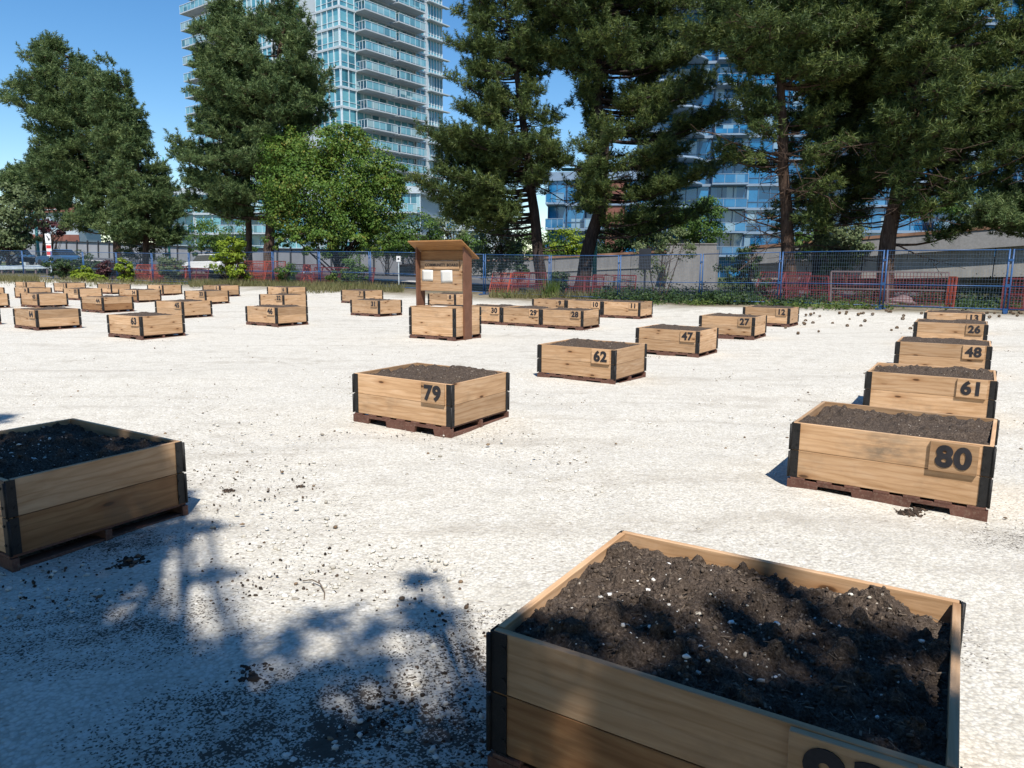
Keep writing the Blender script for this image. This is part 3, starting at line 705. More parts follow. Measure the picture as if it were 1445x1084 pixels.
# ------------------------------------------------------------------ trees
def unit(a): return a / np.maximum(np.linalg.norm(a, axis=-1, keepdims=True), 1e-9)
def needles(pos, dr, ln, N, wid, r, spread=.95):
    n = len(pos)
    t = r.uniform(-.5, .45, (n, N, 1)); rv = r.normal(0, 1, (n, N, 3)); d = dr[:, None, :]
    rv = unit(rv - d * (rv * d).sum(-1, keepdims=True))
    nd = unit(d * r.uniform(.35, .95, (n, N, 1)) + rv * spread)
    base = pos[:, None, :] + d * ln[:, None, None] * t
    tip = base + nd * ln[:, None, None] * r.uniform(.55, 1.0, (n, N, 1))
    wv = unit(np.cross(nd, r.normal(0, 1, (n, N, 3)))) * wid * r.uniform(.7, 1.3, (n, N, 1)) / 2
    V = np.stack([base - wv, base + wv, tip], 2).reshape(-1, 3)
    return V, np.arange(len(V)).reshape(-1, 3)
def leaves(pos, nrm, size, r):
    n = len(pos); a = unit(np.cross(nrm, r.normal(0, 1, (n, 3)))); b = np.cross(nrm, a)
    s_ = (size * r.uniform(.6, 1.25, n))[:, None]; fold = nrm * s_ * .18
    V = np.stack([pos - a * s_, pos + b * s_ * .55 + fold, pos + a * s_, pos - b * s_ * .55 + fold], 1).reshape(-1, 3)
    return V, np.arange(len(V)).reshape(-1, 4)

def pine(label, D, trunk, rows, n_tuft, r0, mat='needle1', bark='bark', ln=.34, N=13, wid=.05, seed=1, dead=0, group=None, bigb=1.0, name='pine_tree', rise=.22, drop=0.0, depthf=.65, pad=None, nf=1.45):
    """trunk: photo points from foot to top; rows: crown outline (v, left u, right u, density); D metres away"""
    r = np.random.default_rng(seed); pad = pad or ln * 1.7; ln *= .78; wid *= .9; n_tuft = int(n_tuft * nf)
    T = [at(u, v, D) for u, v in trunk]; g = gz(T[0].x, T[0].y); T[0].z = g - .15
    base = Vector((T[0].x, T[0].y, g))
    tz = np.array([p.z for p in T]); txx = np.array([p.x for p in T]); tyy = np.array([p.y + .15 * math.sin(k * 1.7) * k for k, p in enumerate(T)])
    rz_ = np.array([at(700, v, D).z for v, *_ in rows]); o_ = np.argsort(rz_); rz_ = rz_[o_]
    sc = D / F_PX
    rl = np.array([(row[1] - 722.5) * sc for row in rows])[o_]; rr = np.array([(row[2] - 722.5) * sc for row in rows])[o_]; rd = np.array([row[3] for row in rows])[o_]; ins = np.minimum(pad * .75, (rr - rl) * .28); rl = rl + ins; rr = rr - ins
    # trunk and limbs
    tb = MB(); ztop = tz[-1]
    zz = np.linspace(tz[0], ztop, 16)
    tb.tube([(np.interp(q, tz, txx) + .03 * math.sin(q * 2.1), np.interp(q, tz, tyy), q) for q in zz], [max(.03, r0 * (1.18 if k == 0 else 1) * (1 - .86 * k / 15)) for k in range(16)], 12)
    cand = np.linspace(rz_[0], rz_[-1], 300); wd = np.interp(cand, rz_, rd) * (.25 + np.interp(cand, rz_, rr - rl)); wd /= wd.sum()
    P, Dv, Ls = [], [], []; nb = 0
    while len(P) < n_tuft and nb < 2600:
        nb += 1
        z = float(r.choice(cand, p=wd)) + r.uniform(-.15, .15)
        xl, xr = np.interp(z, rz_, rl), np.interp(z, rz_, rr); cx = np.interp(z, tz, txx); cy = np.interp(z, tz, tyy)
        if not (xl < cx < xr): ax = (xl + xr) / 2
        else: ax = cx
        th = r.uniform(0, 2 * PI); half = (xr - xl) / 2
        ex = (xr - ax) if math.cos(th) > 0 else (ax - xl)
        ex *= .74 + .36 * abs(math.sin(z * (1.15 if D > 40 else 1.5) + seed + (1.3 if math.cos(th) > 0 else 0))); reach = r.uniform(.32, 1.14) ** .7
        off = Vector(((ax - cx) + math.cos(th) * ex * reach, math.sin(th) * half * depthf * reach, 0)); rad = off.length
        if rad < .15: continue
        z0 = min(z - rise * rad * r.uniform(.5, 1.2), ztop - .1); z0 = max(z0, tz[0] + 1.5)
        p0 = Vector((np.interp(z0, tz, txx), np.interp(z0, tz, tyy), z0)); p1 = Vector((cx + off.x, cy + off.y, z))
        pts = []
        bend = r.uniform(-.10, .10) * rad; side = Vector((-off.y, off.x, 0)).normalized()
        for k in range(7):
            t = k / 6; q = p0.lerp(p1, t) + side * bend * math.sin(t * PI); q.z += -.10 * rad * math.sin(t * PI); pts.append(q)
        tb.tube(pts, [max(.008, (.016 + .013 * rad) * bigb * (1 - .8 * k / 6)) for k in range(7)], 5, False)
        dmain = (p1 - p0).normalized()
        npad = max(1, int(rad * (1.5 if pad > .55 else 2.2) * (1 - drop)))
        for k in range(npad):
            t = 1 - (k / npad) * r.uniform(.55, .8); i = min(5, int(t * 6)); q = pts[i].lerp(pts[i + 1], t * 6 - i)
            lat = side * r.normal(0, 1) * (.12 + .32 * rad * (1 - t)) if k else Vector((0, 0, 0))
            c = q + lat + Vector((0, 0, .10)); tb.bar(q, c, .022, .022)
            a_ = pad * r.uniform(.6, 1.25); m = max(6, int(21 * (a_ / ln / 1.6) ** 2))
            for h in range(m):
                d = Vector((r.normal(0, 1), r.normal(0, 1), r.normal(.25, .8))).normalized(); rr_ = r.random() ** .35
                pp = c + Vector((d.x * a_, d.y * a_, d.z * a_ * .5)) * rr_ + dmain * a_ * .25
                if h % 5 == 0: tb.bar(c, pp, .014, .014)
                if h < 2:
                    cdir = Vector((d.x * .35 + dmain.x * .4, d.y * .35 + dmain.y * .4, 1)).normalized()
                    for g_ in range(3): P.append(c + Vector((d.x * a_ * .8, d.y * a_ * .8, a_ * .3)) + cdir * ln * (.4 + .62 * g_)); Dv.append(cdir); Ls.append(ln * (1.0 - .18 * g_))
                P.append(pp); Dv.append((d * .8 + dmain * .25 + Vector((0, 0, .75))).normalized()); Ls.append(ln * r.uniform(.7, 1.25))
    for z in np.arange(ztop - 2.4, ztop + .15, .26):      # the leading shoot
        c = Vector((np.interp(z, tz, txx), np.interp(z, tz, tyy), z)); q_ = .25 + .75 * (ztop + .2 - z) / 2.6
        for h in range(int(16 * q_) + 5):
            d = Vector((r.normal(0, 1), r.normal(0, 1), r.normal(.3, .6))).normalized(); P.append(c + d * pad * q_ * r.random() ** .5); Dv.append((d * .6 + Vector((0, 0, .9))).normalized()); Ls.append(ln)
    for k in range(dead):      # bare dead boughs below the crown
        z0 = r.uniform(tz[0] + 2.2, max(tz[0] + 2.6, rz_[0] + 3.2)); th = r.uniform(0, 2 * PI); rad = r.uniform(1.0, 3.6)
        p0 = Vector((np.interp(z0, tz, txx), np.interp(z0, tz, tyy), z0)); pts = [p0]
        dd = Vector((math.cos(th), math.sin(th), r.uniform(-.25, .25)))
        for q in range(5):
            dd = (dd + Vector((r.normal(0, .16), r.normal(0, .16), r.normal(0, .14)))).normalized(); pts.append(pts[-1] + dd * rad / 5)
        tb.tube(pts, [.032 * (1 - .8 * q / 5) + .005 for q in range(6)], 4, False)
        for q in range(8):
            i = r.integers(2, 6); e = pts[i] + Vector((r.normal(0, .4), r.normal(0, .4), r.normal(-.1, .25))); tb.bar(pts[i], e, .014, .014)
    t = thing(name, label, 'tree', base, 0, group)
    off3 = np.array(base)
    tb.v = [tuple(np.array(q) - off3) for q in tb.v]; tb.build('trunk', MT[bark], t)
    P = np.array([tuple(q) for q in P]) - off3; Dv = np.array([tuple(q) for q in Dv]); Ls = np.array(Ls)
    V, Fc = needles(P, Dv, Ls, N, wid, r)
    link('crown', np_mesh('crown', V, Fc, MT[mat]), t)
    return t

def leafy(name, label, D, blobs, n, size, mat, trunk=None, r0=.12, seed=1, cat='tree', bark='bark', stems=1, group=None, clump=.32, dfac=.9, foot=None, crownname='crown', shell=.5):
    """blobs: crown masses as photo ellipses (u, v, half width, half height); leaves gathered in clumps through them"""
    r = np.random.default_rng(seed); sc = D / F_PX
    fu = foot if foot is not None else (trunk[0][0] if trunk else blobs[0][0])
    fx = (fu - 722.5) * sc; g = gz(fx, D) if D < 62 else 0.3
    base = Vector((fx, D, g)); off3 = np.array(base)
    C, Nn = [], []; tot = sum(b[2] * b[3] for b in blobs); ctr = []
    for u, v, ru, rv in blobs:
        c = at(u, v, D + r.uniform(-.15, .15) * ru * sc); a, b = ru * sc, rv * sc
        k = max(4, int(n * ru * rv / tot / 60)); per = int(n * ru * rv / tot / k)
        for q in range(k):
            d = unit(r.normal(0, 1, 3)); rad = r.uniform(shell ** 3, 1) ** (1 / 3)
            cc = np.array((c.x + d[0] * a * rad, c.y + d[1] * a * dfac * rad, c.z + d[2] * b * rad))
            if cc[2] < g + .05: cc[2] = g + .05 + r.uniform(0, .2)
            ctr.append(cc)
            cr = clump * min(a, b) * r.uniform(.6, 1.3)
            w_ = unit(r.normal(0, 1, (per, 3))) * (r.random((per, 1)) ** .45) * cr * np.array([1.15, 1.15, .7])
            C.append(cc + w_); Nn.append(unit(unit(w_) * .6 + d * .5 + r.normal(0, .45, (per, 3)) + np.array([0, 0, .35])))
    C = np.concatenate(C); Nn = np.concatenate(Nn); C[:, 2] = np.maximum(C[:, 2], g + .02)
    V, Fc = leaves(C - off3, Nn, size, r)
    t = thing(name, label, cat, base, 0, group)
    tb = MB()
    if trunk: T = [at(u, v, D) for u, v in trunk]; T[0].z = g - .1
    else:
        c = at(blobs[0][0], blobs[0][1], D); T = [Vector((fx, D, g - .05)), Vector(((fx + c.x) / 2, D, (g + c.z) / 2)), c]
    for s_ in range(stems):
        o = Vector((r.normal(0, .12), r.normal(0, .12), 0)) * (stems > 1)
        tb.tube([p + o * (1 + k * 2.0) for k, p in enumerate(T)], [r0 * (1 - .7 * k / max(1, len(T) - 1)) for k in range(len(T))], 8, False)
    for cc in ctr[::max(1, len(ctr) // 40)]:
        cc = Vector(cc); k = r.integers(max(1, len(T) // 2), len(T)); s0 = T[k].lerp(T[k - 1], r.uniform(0, .9))
        m = s0.lerp(cc, .5) + Vector((r.normal(0, .1), r.normal(0, .1), r.normal(.05, .08))); tb.tube([s0, m, cc], [r0 * .3, r0 * .2, r0 * .07], 5, False)
    tb.v = [tuple(np.array(q) - off3) for q in tb.v]
    tb.build('trunk' if cat == 'tree' else 'stem', MT[bark], t)
    link(crownname if cat == 'tree' else 'foliage', np_mesh('crown', V, Fc, MT[mat]), t)
    return t

# big pines, left to right
pine('broad dense pine at the left with an uneven twin topped crown against open sky', 54, [(168, 385), (160, 300), (138, 180), (112, 110), (98, 78)],
     [(66, 74, 125, 1), (90, 62, 148, 1), (115, 52, 166, 1), (145, 44, 176, 1), (185, 56, 184, .9), (212, 28, 190, 1), (230, 50, 195, 1), (260, 78, 200, 1), (285, 88, 205, .9), (315, 95, 215, .8)], 8500, .30, ln=0.42, N=15, wid=.052, pad=0.66, nf=2.0, seed=21)
pine('smaller pine leaning against the broad left pine, its crown reaching nearly to the fence', 51, [(205, 392), (205, 300), (190, 200), (182, 104)],
     [(100, 176, 190, .9), (130, 160, 210, 1), (175, 150, 218, 1), (220, 155, 228, 1), (250, 170, 250, 1), (290, 165, 270, 1), (325, 150, 272, 1), (350, 165, 262, .7)], 5600, .22, ln=0.4, N=15, wid=.052, pad=0.62, nf=2.0, seed=22)
pine('tall dark pine with long drooping left boughs in front of the white apartment tower', 46, [(378, 400), (380, 320), (383, 200), (395, 90), (408, -12)],
     [(-12, 396, 420, .9), (20, 375, 445, 1), (60, 330, 462, 1), (100, 312, 470, 1), (135, 292, 486, 1), (165, 305, 470, .9), (190, 278, 455, 1), (232, 256, 440, 1), (262, 285, 430, .9), (285, 262, 415, 1), (310, 285, 410, .55)], 11500, .36, ln=0.38, N=15, wid=.052, pad=0.58, nf=2.0, seed=23)
pine('narrow second leader pine left of the tall dark pine, its tip below the tower balconies', 47, [(352, 398), (348, 250), (345, 120), (342, 8)],
     [(4, 336, 350, .9), (30, 322, 366, 1), (55, 290, 375, 1), (90, 296, 380, 1), (130, 285, 380, .9), (180, 290, 380, .8)], 3600, .24, ln=0.38, N=15, wid=.052, pad=0.58, nf=2.0, seed=24)
pine('pine with a dark straight trunk leaning left behind the notice board', 35.5, [(766, 397), (757, 330), (750, 270), (738, 170), (722, 60), (705, -60)],
     [(-90, 690, 725, .8), (-40, 650, 770, 1), (10, 640, 790, 1), (50, 615, 805, 1.1), (75, 630, 790, 1.1), (120, 630, 760, 1.1), (170, 618, 785, 1.1), (205, 588, 800, 1.1), (245, 580, 785, 1.0), (280, 592, 745, .8), (310, 605, 715, .5)],
     11500, .30, 'needle2', 'barkd', ln=.31, N=13, wid=.036, pad=.46, nf=1.9, seed=25, dead=14)
pine('pine with a thick curving trunk leaning right over the concrete wall', 34.5, [(818, 398), (833, 340), (848, 290), (851, 210), (843, 130), (850, 30), (858, -60)],
     [(-80, 800, 920, .8), (-30, 740, 990, 1), (20, 725, 1010, 1), (60, 735, 1015, 1.1), (100, 780, 1015, 1.1), (140, 812, 1010, 1.1), (180, 820, 1015, 1.1), (215, 785, 1015, 1.0), (245, 790, 1010, .75), (290, 800, 1000, .55), (318, 820, 975, .25)],
     14500, .36, 'needle2', 'barkd', ln=.31, N=13, wid=.036, pad=.46, nf=1.9, seed=26, dead=16)
pine('pine with a tall reddish grey trunk rising right of the concrete pier', 29, [(1118, 405), (1113, 330), (1104, 220), (1096, 110), (1085, 0), (1078, -120)],
     [(-170, 1060, 1110, .7), (-100, 980, 1190, 1), (-40, 950, 1215, 1.1), (20, 945, 1230, 1.2), (60, 955, 1225, 1.2), (95, 1000, 1190, 1), (130, 1005, 1170, .8), (200, 995, 1200, .5), (260, 1010, 1200, .36), (320, 1040, 1190, .2)],
     12500, .29, 'needle2', 'bark', ln=.31, N=13, wid=.036, pad=.46, nf=1.9, seed=27, dead=34)
pine('thin pine trunk standing just right of the tall reddish grey one', 31, [(1152, 400), (1158, 320), (1168, 240), (1171, 120), (1175, 0), (1178, -80)],
     [(-110, 1150, 1205, .8), (-40, 1110, 1240, 1), (30, 1110, 1245, 1), (80, 1120, 1240, .9), (140, 1110, 1240, .8), (230, 1105, 1240, .6), (320, 1115, 1225, .4)],
     7500, .21, 'needle2', 'barkd', ln=.31, N=13, wid=.036, pad=.46, nf=1.8, seed=28, dead=22)
pine('leaning pine with a heavy trunk behind the red barrier panels at the right', 27.5, [(1248, 402), (1258, 320), (1276, 220), (1289, 120), (1293, 0), (1296, -120)],
     [(-190, 1270, 1330, .7), (-120, 1200, 1400, 1), (-50, 1170, 1460, 1), (10, 1180, 1480, 1), (60, 1190, 1470, 1), (110, 1200, 1470, 1), (150, 1190, 1460, .9), (185, 1195, 1470, .9), (215, 1200, 1460, .6), (270, 1215, 1450, .3), (310, 1225, 1420, .14)],
     15500, .33, 'needle2', 'bark', ln=.31, N=13, wid=.036, pad=.46, nf=1.9, seed=29, dead=22)
pine('pine at the right edge of the photo with low yellowish green boughs', 26, [(1500, 420), (1495, 300), (1490, 150), (1480, 0), (1475, -120)],
     [(-150, 1440, 1510, .7), (-50, 1400, 1580, 1), (60, 1400, 1590, 1), (130, 1410, 1590, .8), (230, 1400, 1600, .9), (270, 1360, 1600, 1), (305, 1345, 1580, 1), (325, 1370, 1540, .6)],
     8500, .30, 'needle1', 'bark', ln=.31, N=13, wid=.036, pad=.46, nf=1.7, seed=30, dead=8)
# broadleaf trees and bushes
leafy('maple_tree', 'round maple with bright green and orange tinged leaves left of the notice board', 43, [(470, 270, 92, 62), (508, 240, 52, 46), (420, 245, 55, 44), (452, 205, 50, 34), (530, 285, 44, 45), (400, 215, 28, 26), (490, 196, 36, 22), (548, 245, 24, 24), (410, 300, 40, 36), (470, 318, 84, 34), (555, 270, 18, 26), (470, 342, 92, 20)],
      62000, .082, 'maple', [(478, 402), (474, 350), (470, 270)], .2, 41, 'tree', 'barkd', clump=.30)
leafy('young_tree', 'slender multi stemmed young tree with sparse olive leaves in front of the concrete pier', 30.5, [(928, 372, 24, 26), (950, 352, 28, 26), (968, 345, 20, 18), (905, 350, 18, 16), (940, 330, 22, 16)], 1900, .055, 'leaf2', [(931, 418), (932, 395), (938, 345)], .035, 42, 'tree', 'bark', 4, clump=.5, shell=.2)
leafy('small_tree', 'small dark flat topped tree behind the fence right of the concrete pier', 28.3, [(1052, 358, 34, 12), (1040, 378, 30, 12), (1062, 395, 38, 12), (1030, 402, 28, 12), (1050, 415, 44, 14)], 3600, .06, 'leafd', [(1055, 432), (1053, 390), (1050, 352)], .05, 43, 'tree', 'barkd', 2, clump=.6, shell=.2)
leafy('garden_tree', 'bright green round tree above the concrete wall before the blue building', 58, [(985, 318, 42, 32), (1000, 300, 28, 22), (962, 335, 26, 20)], 7000, .11, 'leaf1', [(985, 380), (985, 330)], .12, 44, 'tree', clump=.34)
leafy('conical_shrub', 'pale grey green cone shaped shrub rising behind the barrier panels right of the notice board', 39, [(708, 340, 34, 34), (706, 312, 20, 26), (700, 365, 40, 26)], 6500, .075, 'leaf2', None, .06, 45, 'shrub', clump=.34, foot=706)
for k, (u, v, a, b, m, lb) in enumerate(((585, 330, 40, 30, 'leaf1', 'green bush filling the gap between the maple and the notice board roof'), (640, 330, 36, 26, 'leaf2', 'olive bush seen just above the notice board roof'),
        (758, 352, 40, 28, 'leaf1', 'bright bush showing between the two leaning pine trunks'), (800, 348, 30, 26, 'leafy', 'yellowish bush left of the curving pine trunk'),
        (868, 338, 36, 34, 'leafd', 'dark bush above the wall right of the curving pine trunk'), (905, 318, 34, 36, 'leafd', 'dark evergreen shrub left of the slender young tree'),
        (1190, 335, 34, 34, 'leaf2', 'leafy bush between the thin pine trunk and the heavy leaning trunk'), (1140, 345, 26, 22, 'leaf1', 'green bush between the two upright pine trunks'),
        (1312, 285, 42, 26, 'leaf1', 'light green broadleaf crown in shade right of the heavy leaning trunk'), (1390, 310, 40, 24, 'leaf2', 'olive bush over the bridge girder at the right'),
        (310, 330, 46, 30, 'leaf1', 'green bush under the long boughs of the tall dark pine'), (545, 330, 40, 34, 'leaf1', 'bush at the right foot of the maple'), (660, 352, 30, 24, 'leaf1', 'green bush directly behind the notice board post'))):
    leafy('bush', lb, [58, 59, 57, 58, 57, 56, 42, 44, 56, 57, 62, 58, 57][k], [(u, v, a, b), (u - a * .5, v + b * .5, a * .7, b * .6), (u + a * .45, v + b * .45, a * .7, b * .6)], 5200, .10, m, None, .07, 60 + k, 'shrub', group='bushes behind the fence', clump=.33)
leafy('yellow_shrub', 'yellow green shrub against the fence left of the tall dark pine', 41, [(326, 355, 24, 16), (322, 372, 26, 18), (332, 345, 14, 10), (336, 385, 18, 14)], 4200, .085, 'leafy', [(322, 402), (324, 380), (326, 352)], .04, 80, 'shrub', 'bark', 3, clump=.4)
leafy('roadside_tree', 'olive broadleaf tree filling the left edge of the photo', 66, [(8, 312, 36, 44), (30, 290, 34, 32), (-25, 320, 40, 50), (28, 335, 22, 20)], 9000, .16, 'leaf2', [(10, 380), (12, 320)], .2, 81, 'tree', clump=.34)
pine('low spreading pine far at the left with flat boughs below the broad pine', 70, [(62, 380), (60, 300), (58, 255)], [(248, 20, 75, .8), (265, 8, 100, 1), (285, 10, 110, 1), (305, 30, 115, .6)], 1500, .2, 'needle1', 'bark', ln=.55, N=14, wid=.09, seed=82)
for k, (u, v, a, b, D, m, lb) in enumerate(((92, 377, 28, 16, 49, 'leafd', 'dark round bush at the fence right of the tall dry grass'), (118, 370, 22, 18, 50, 'leafd', 'taller dark bush right of the dark round bush at the fence'),
        (120, 388, 18, 12, 47.5, 'leafy', 'lime green shrub low in front of the dark bushes at the left'), (137, 393, 12, 6, 46, 'leafy', 'tiny lime shrub behind box 3'), (152, 381, 14, 14, 47.5, 'leafp', 'reddish purple shrub at the left fence'),
        (176, 381, 12, 16, 46, 'leafy', 'upright lime shrub at the left end of the orange barriers'), (200, 345, 40, 22, 53, 'leaf2', 'grey green bush under the smaller left pine'), (240, 378, 16, 16, 46, 'leaf2', 'bush hanging over the orange barriers between two fence posts'))):
    leafy('bush', lb, D, [(u, v, a, b), (u - a * .4, v + b * .4, a * .6, b * .6), (u + a * .5, v + b * .3, a * .5, b * .7)], 2800, .075, m, None, .05, 90 + k, 'shrub', group='bushes along the left fence', clump=.36)
for k, (u, v, a, b, D, m, lb) in enumerate(((497, 378, 20, 22, 38.6, 'leaf1', 'green climbing bush on the fence behind box 7'), (405, 385, 14, 14, 40, 'leaf1', 'leafy weed bush on the fence behind box 6'), (480, 392, 16, 12, 38.3, 'weed', 'low weedy bush behind box 7'),
        (788, 395, 12, 16, 32.4, 'leafd', 'dark bush between the two leaning trunks at fence level'), (1165, 360, 30, 30, 30, 'leaf2', 'leafy bush behind the thin pine trunk by the fence'), (730, 372, 14, 26, 36, 'leafd', 'dark slim shrub behind the orange barrier right of the notice board'))):
    leafy('bush', lb, D, [(u, v, a, b), (u + a * .4, v + b * .4, a * .7, b * .6)], 1900, .06, m, None, .04, 110 + k, 'shrub', group='bushes along the fence', clump=.4)

# the tree behind the photographer whose shade falls on the foreground
def shade_tree():
    r = np.random.default_rng(5); foot = Vector((2.6, -6.8, 0)); P, Dv, Ls = [], [], []
    tb = MB(); tb.tube([foot + Vector((0, 0, -.1)), foot + Vector((-.15, .2, 3)), foot + Vector((-.3, .5, 7)), foot + Vector((-.2, .6, 12)), foot + Vector((0, .6, 16))], [.34, .28, .2, .12, .03], 12)
    H = Vector((SUN.x, SUN.y, 0)) / SUN.z
    blobs = [(40, 606, .47, .2), (90, 600, .47, .2), (140, 606, .47, .2), (185, 616, .47, .16), (30, 930, 0, .22), (100, 905, 0, .16), (170, 950, 0, .18), (230, 925, 0, .12), (60, 1000, 0, .16), (260, 1010, 0, .18), (250, 1060, 0, .12), (390, 1040, 0, .14), (450, 1030, 0, .12), (560, 1010, 0, .10), (90, 790, 0, .2), (200, 810, 0, .12), (60, 600, .47, .14), (100, 598, .47, .13), (145, 604, .47, .13), (190, 612, .47, .11), (230, 618, .47, .08), (110, 620, .5, .20), (180, 630, .5, .16), (225, 632, .5, .10), (70, 630, .5, .22), (20, 700, .4, .3), (70, 700, .3, .2), (140, 690, .2, .14), (10, 780, .1, .4), (90, 820, 0, .3), (30, 900, 0, .3), (10, 970, 0, .3), (90, 1000, 0, .25), (180, 1000, 0, .18), (150, 930, 0, .2), (280, 960, 0, .2), (60, 1110, 0, .2), (230, 1110, 0, .2), (340, 1070, 0, .2), (30, 640, .5, .5), (120, 660, .5, .42), (-60, 700, .5, .7), (40, 720, .0, .38), (130, 760, .0, .30), (215, 770, .0, .17), (290, 742, 0, .11), (-10, 592, 0, .2), (60, 850, 0, .36), (-60, 900, 0, .5), (160, 830, 0, .16), (305, 815, 0, .12),
             (190, 905, 0, .16), (110, 960, 0, .27), (40, 1000, 0, .36), (235, 985, 0, .25), (330, 930, 0, .17), (260, 900, 0, .10), (340, 1020, 0, .25), (120, 1090, 0, .16), (300, 1100, 0, .25), (420, 1000, 0, .18), (400, 905, 0, .10), (470, 875, 0, .11), (430, 1080, 0, .25), (520, 1060, 0, .18), (530, 950, 0, .11),
             (600, 815, 0, .085), (602, 850, 0, .12), (590, 880, 0, .09), (620, 870, 0, .09), (520, 890, 0, .09), (650, 1040, 0, .14), (685, 985, 0, .10), (600, 1085, 0, .16), (470, 950, 0, .09),
             (790, 890, .47, .085), (830, 900, .47, .07), (930, 880, .47, .10), (985, 930, .47, .12), (960, 985, .47, .11), (1060, 960, .47, .13), (1130, 1000, .47, .14), (1220, 980, .47, .13), (1300, 1000, .47, .15), (1210, 1060, .47, .14), (1310, 900, .47, .08), (1240, 895, .47, .07), (1120, 905, .47, .06), (1050, 880, .47, .05),
             (720, 1050, .2, .16), (715, 940, .3, .05), (930, 1060, .3, .20), (1010, 1080, .25, .2), (1100, 1090, .3, .2), (1000, 1010, .45, .10), (870, 1000, .35, .035)]
    def bough(c, rad, rr):
        z0 = max(3.2, c.z - .25 * math.hypot(c.x - foot.x, c.y - foot.y)); k = z0 / 12
        p0 = foot + Vector((-.25, .5 * k, z0)); pts = [p0.lerp(c, q / 5) + Vector((0, 0, -.25 * math.sin(q / 5 * PI))) for q in range(6)]
        tb.tube(pts, [.022 - .0036 * q for q in range(6)], 5, False)
        n = max(7, int(100 * rad * rad / .09 * .42))
        for q in range(n):
            d = Vector((r.normal(0, 1), r.normal(0, 1), r.normal(0, 1))).normalized() * rad * r.random() ** .42; d.z *= .8
            P.append(c + d); Dv.append(Vector((r.normal(0, .6), r.normal(0, .6), .6 + r.normal(0, .3))).normalized()); Ls.append(rr * r.uniform(.7, 1.2))
        for q in range(3): tb.bar(pts[4], c + Vector((r.normal(0, rad * .5), r.normal(0, rad * .5), r.normal(0, rad * .3))), .02, .02)
    for k, (u, v, zt, rad) in enumerate(blobs):
        d = fwd + RT * ((u - 722.5) / F_PX) - UP * ((v - 542) / F_PX); q = Vector((0, 0, CAM_H)) + d * ((zt - CAM_H) / d.z)
        h = r.uniform(5.6, 9.5) - zt
        bough(q + Vector((H.x, H.y, 1)) * h, rad * 1.0, .17 if rad < .13 else .22)
    for k in range(46):      # the rest of the crown, whose shade falls outside the picture
        z = r.uniform(5, 16); th = r.uniform(0, 2 * PI); rd_ = (2.9 - .17 * (z - 5)) * r.uniform(.3, 1)
        c = foot + Vector((rd_ * math.cos(th), -1.6 + rd_ * math.sin(th), z))
        g = c - Vector((H.x, H.y, 1)) * z
        if g.y > .9: continue
        bough(c, r.uniform(.35, .6), .28)
    for k in range(70):  # extra clumps overhead, added to hold sky light off the near ground
        x, y = (r.uniform(-3.6, .1), r.uniform(-2.2, 1.65)) if k % 3 else (r.uniform(.1, 3), r.uniform(-2.2, .5))
        h = r.uniform(4.2, 11); bough(Vector((x + H.x * h, y + H.y * h, h)), r.uniform(.28, .5), .3)
    t = thing('pine_tree', 'pine standing behind the photographer, known only by its shade on the foreground', 'tree', foot)
    off3 = np.array(foot); tb.v = [tuple(np.array(q) - off3) for q in tb.v]; tb.build('trunk', MT['bark'], t)
    V, Fc = needles(np.array([tuple(q) for q in P]) - off3, np.array([tuple(q) for q in Dv]), np.array(Ls), 16, .03, r)
    link('crown', np_mesh('crown', V, Fc, MT['needle1']), t)
shade_tree()
def sky_block_pines():  # unseen pines added behind the camera to cut sky light on the foreground
    r = np.random.default_rng(77)
    for k, (x, y, h) in enumerate(((-14, -11, 15), (-8.5, -11.5, 16), (-3.5, -11, 15), (2, -12, 16), (7, -11, 15), (13, -11.5, 16), (-9.5, -5.5, 14), (-13, -.5, 13), (9.5, -6.5, 14), (14, -3, 13))):
        foot = Vector((x, y, 0)); tb = MB(); tb.tube([(0, 0, -.1), (.1, 0, h * .5), (0, .1, h)], [.3, .2, .03], 10); P, Dv = [], []
        for q in range(70):
            z = r.uniform(2.2, h); th = r.uniform(0, 2 * PI); rad = 3.4 * (1.08 - z / h) ** .6 * r.uniform(.4, 1); c = Vector((rad * math.cos(th), rad * math.sin(th), z)); tb.tube([(0, 0, z - .2 * rad), c], [.05, .015], 4, False)
            for m in range(30):
                d = Vector((r.normal(0, 1), r.normal(0, 1), r.normal(.2, .8))).normalized(); P.append(c + Vector((d.x * .95, d.y * .95, d.z * .5)) * r.random() ** .4); Dv.append((d + Vector((0, 0, .6))).normalized())
        t = thing('pine_tree', 'unseen pine added behind the photographer to block sky light', 'tree', foot, 0, 'unseen pines added to block sky light')
        tb.build('trunk', MT['bark'], t); V, Fc = needles(np.array([tuple(p_) for p_ in P]), np.array([tuple(d) for d in Dv]), np.full(len(P), .55), 11, .13, r); link('crown', np_mesh('crown', V, Fc, MT['needle2']), t)
sky_block_pines()

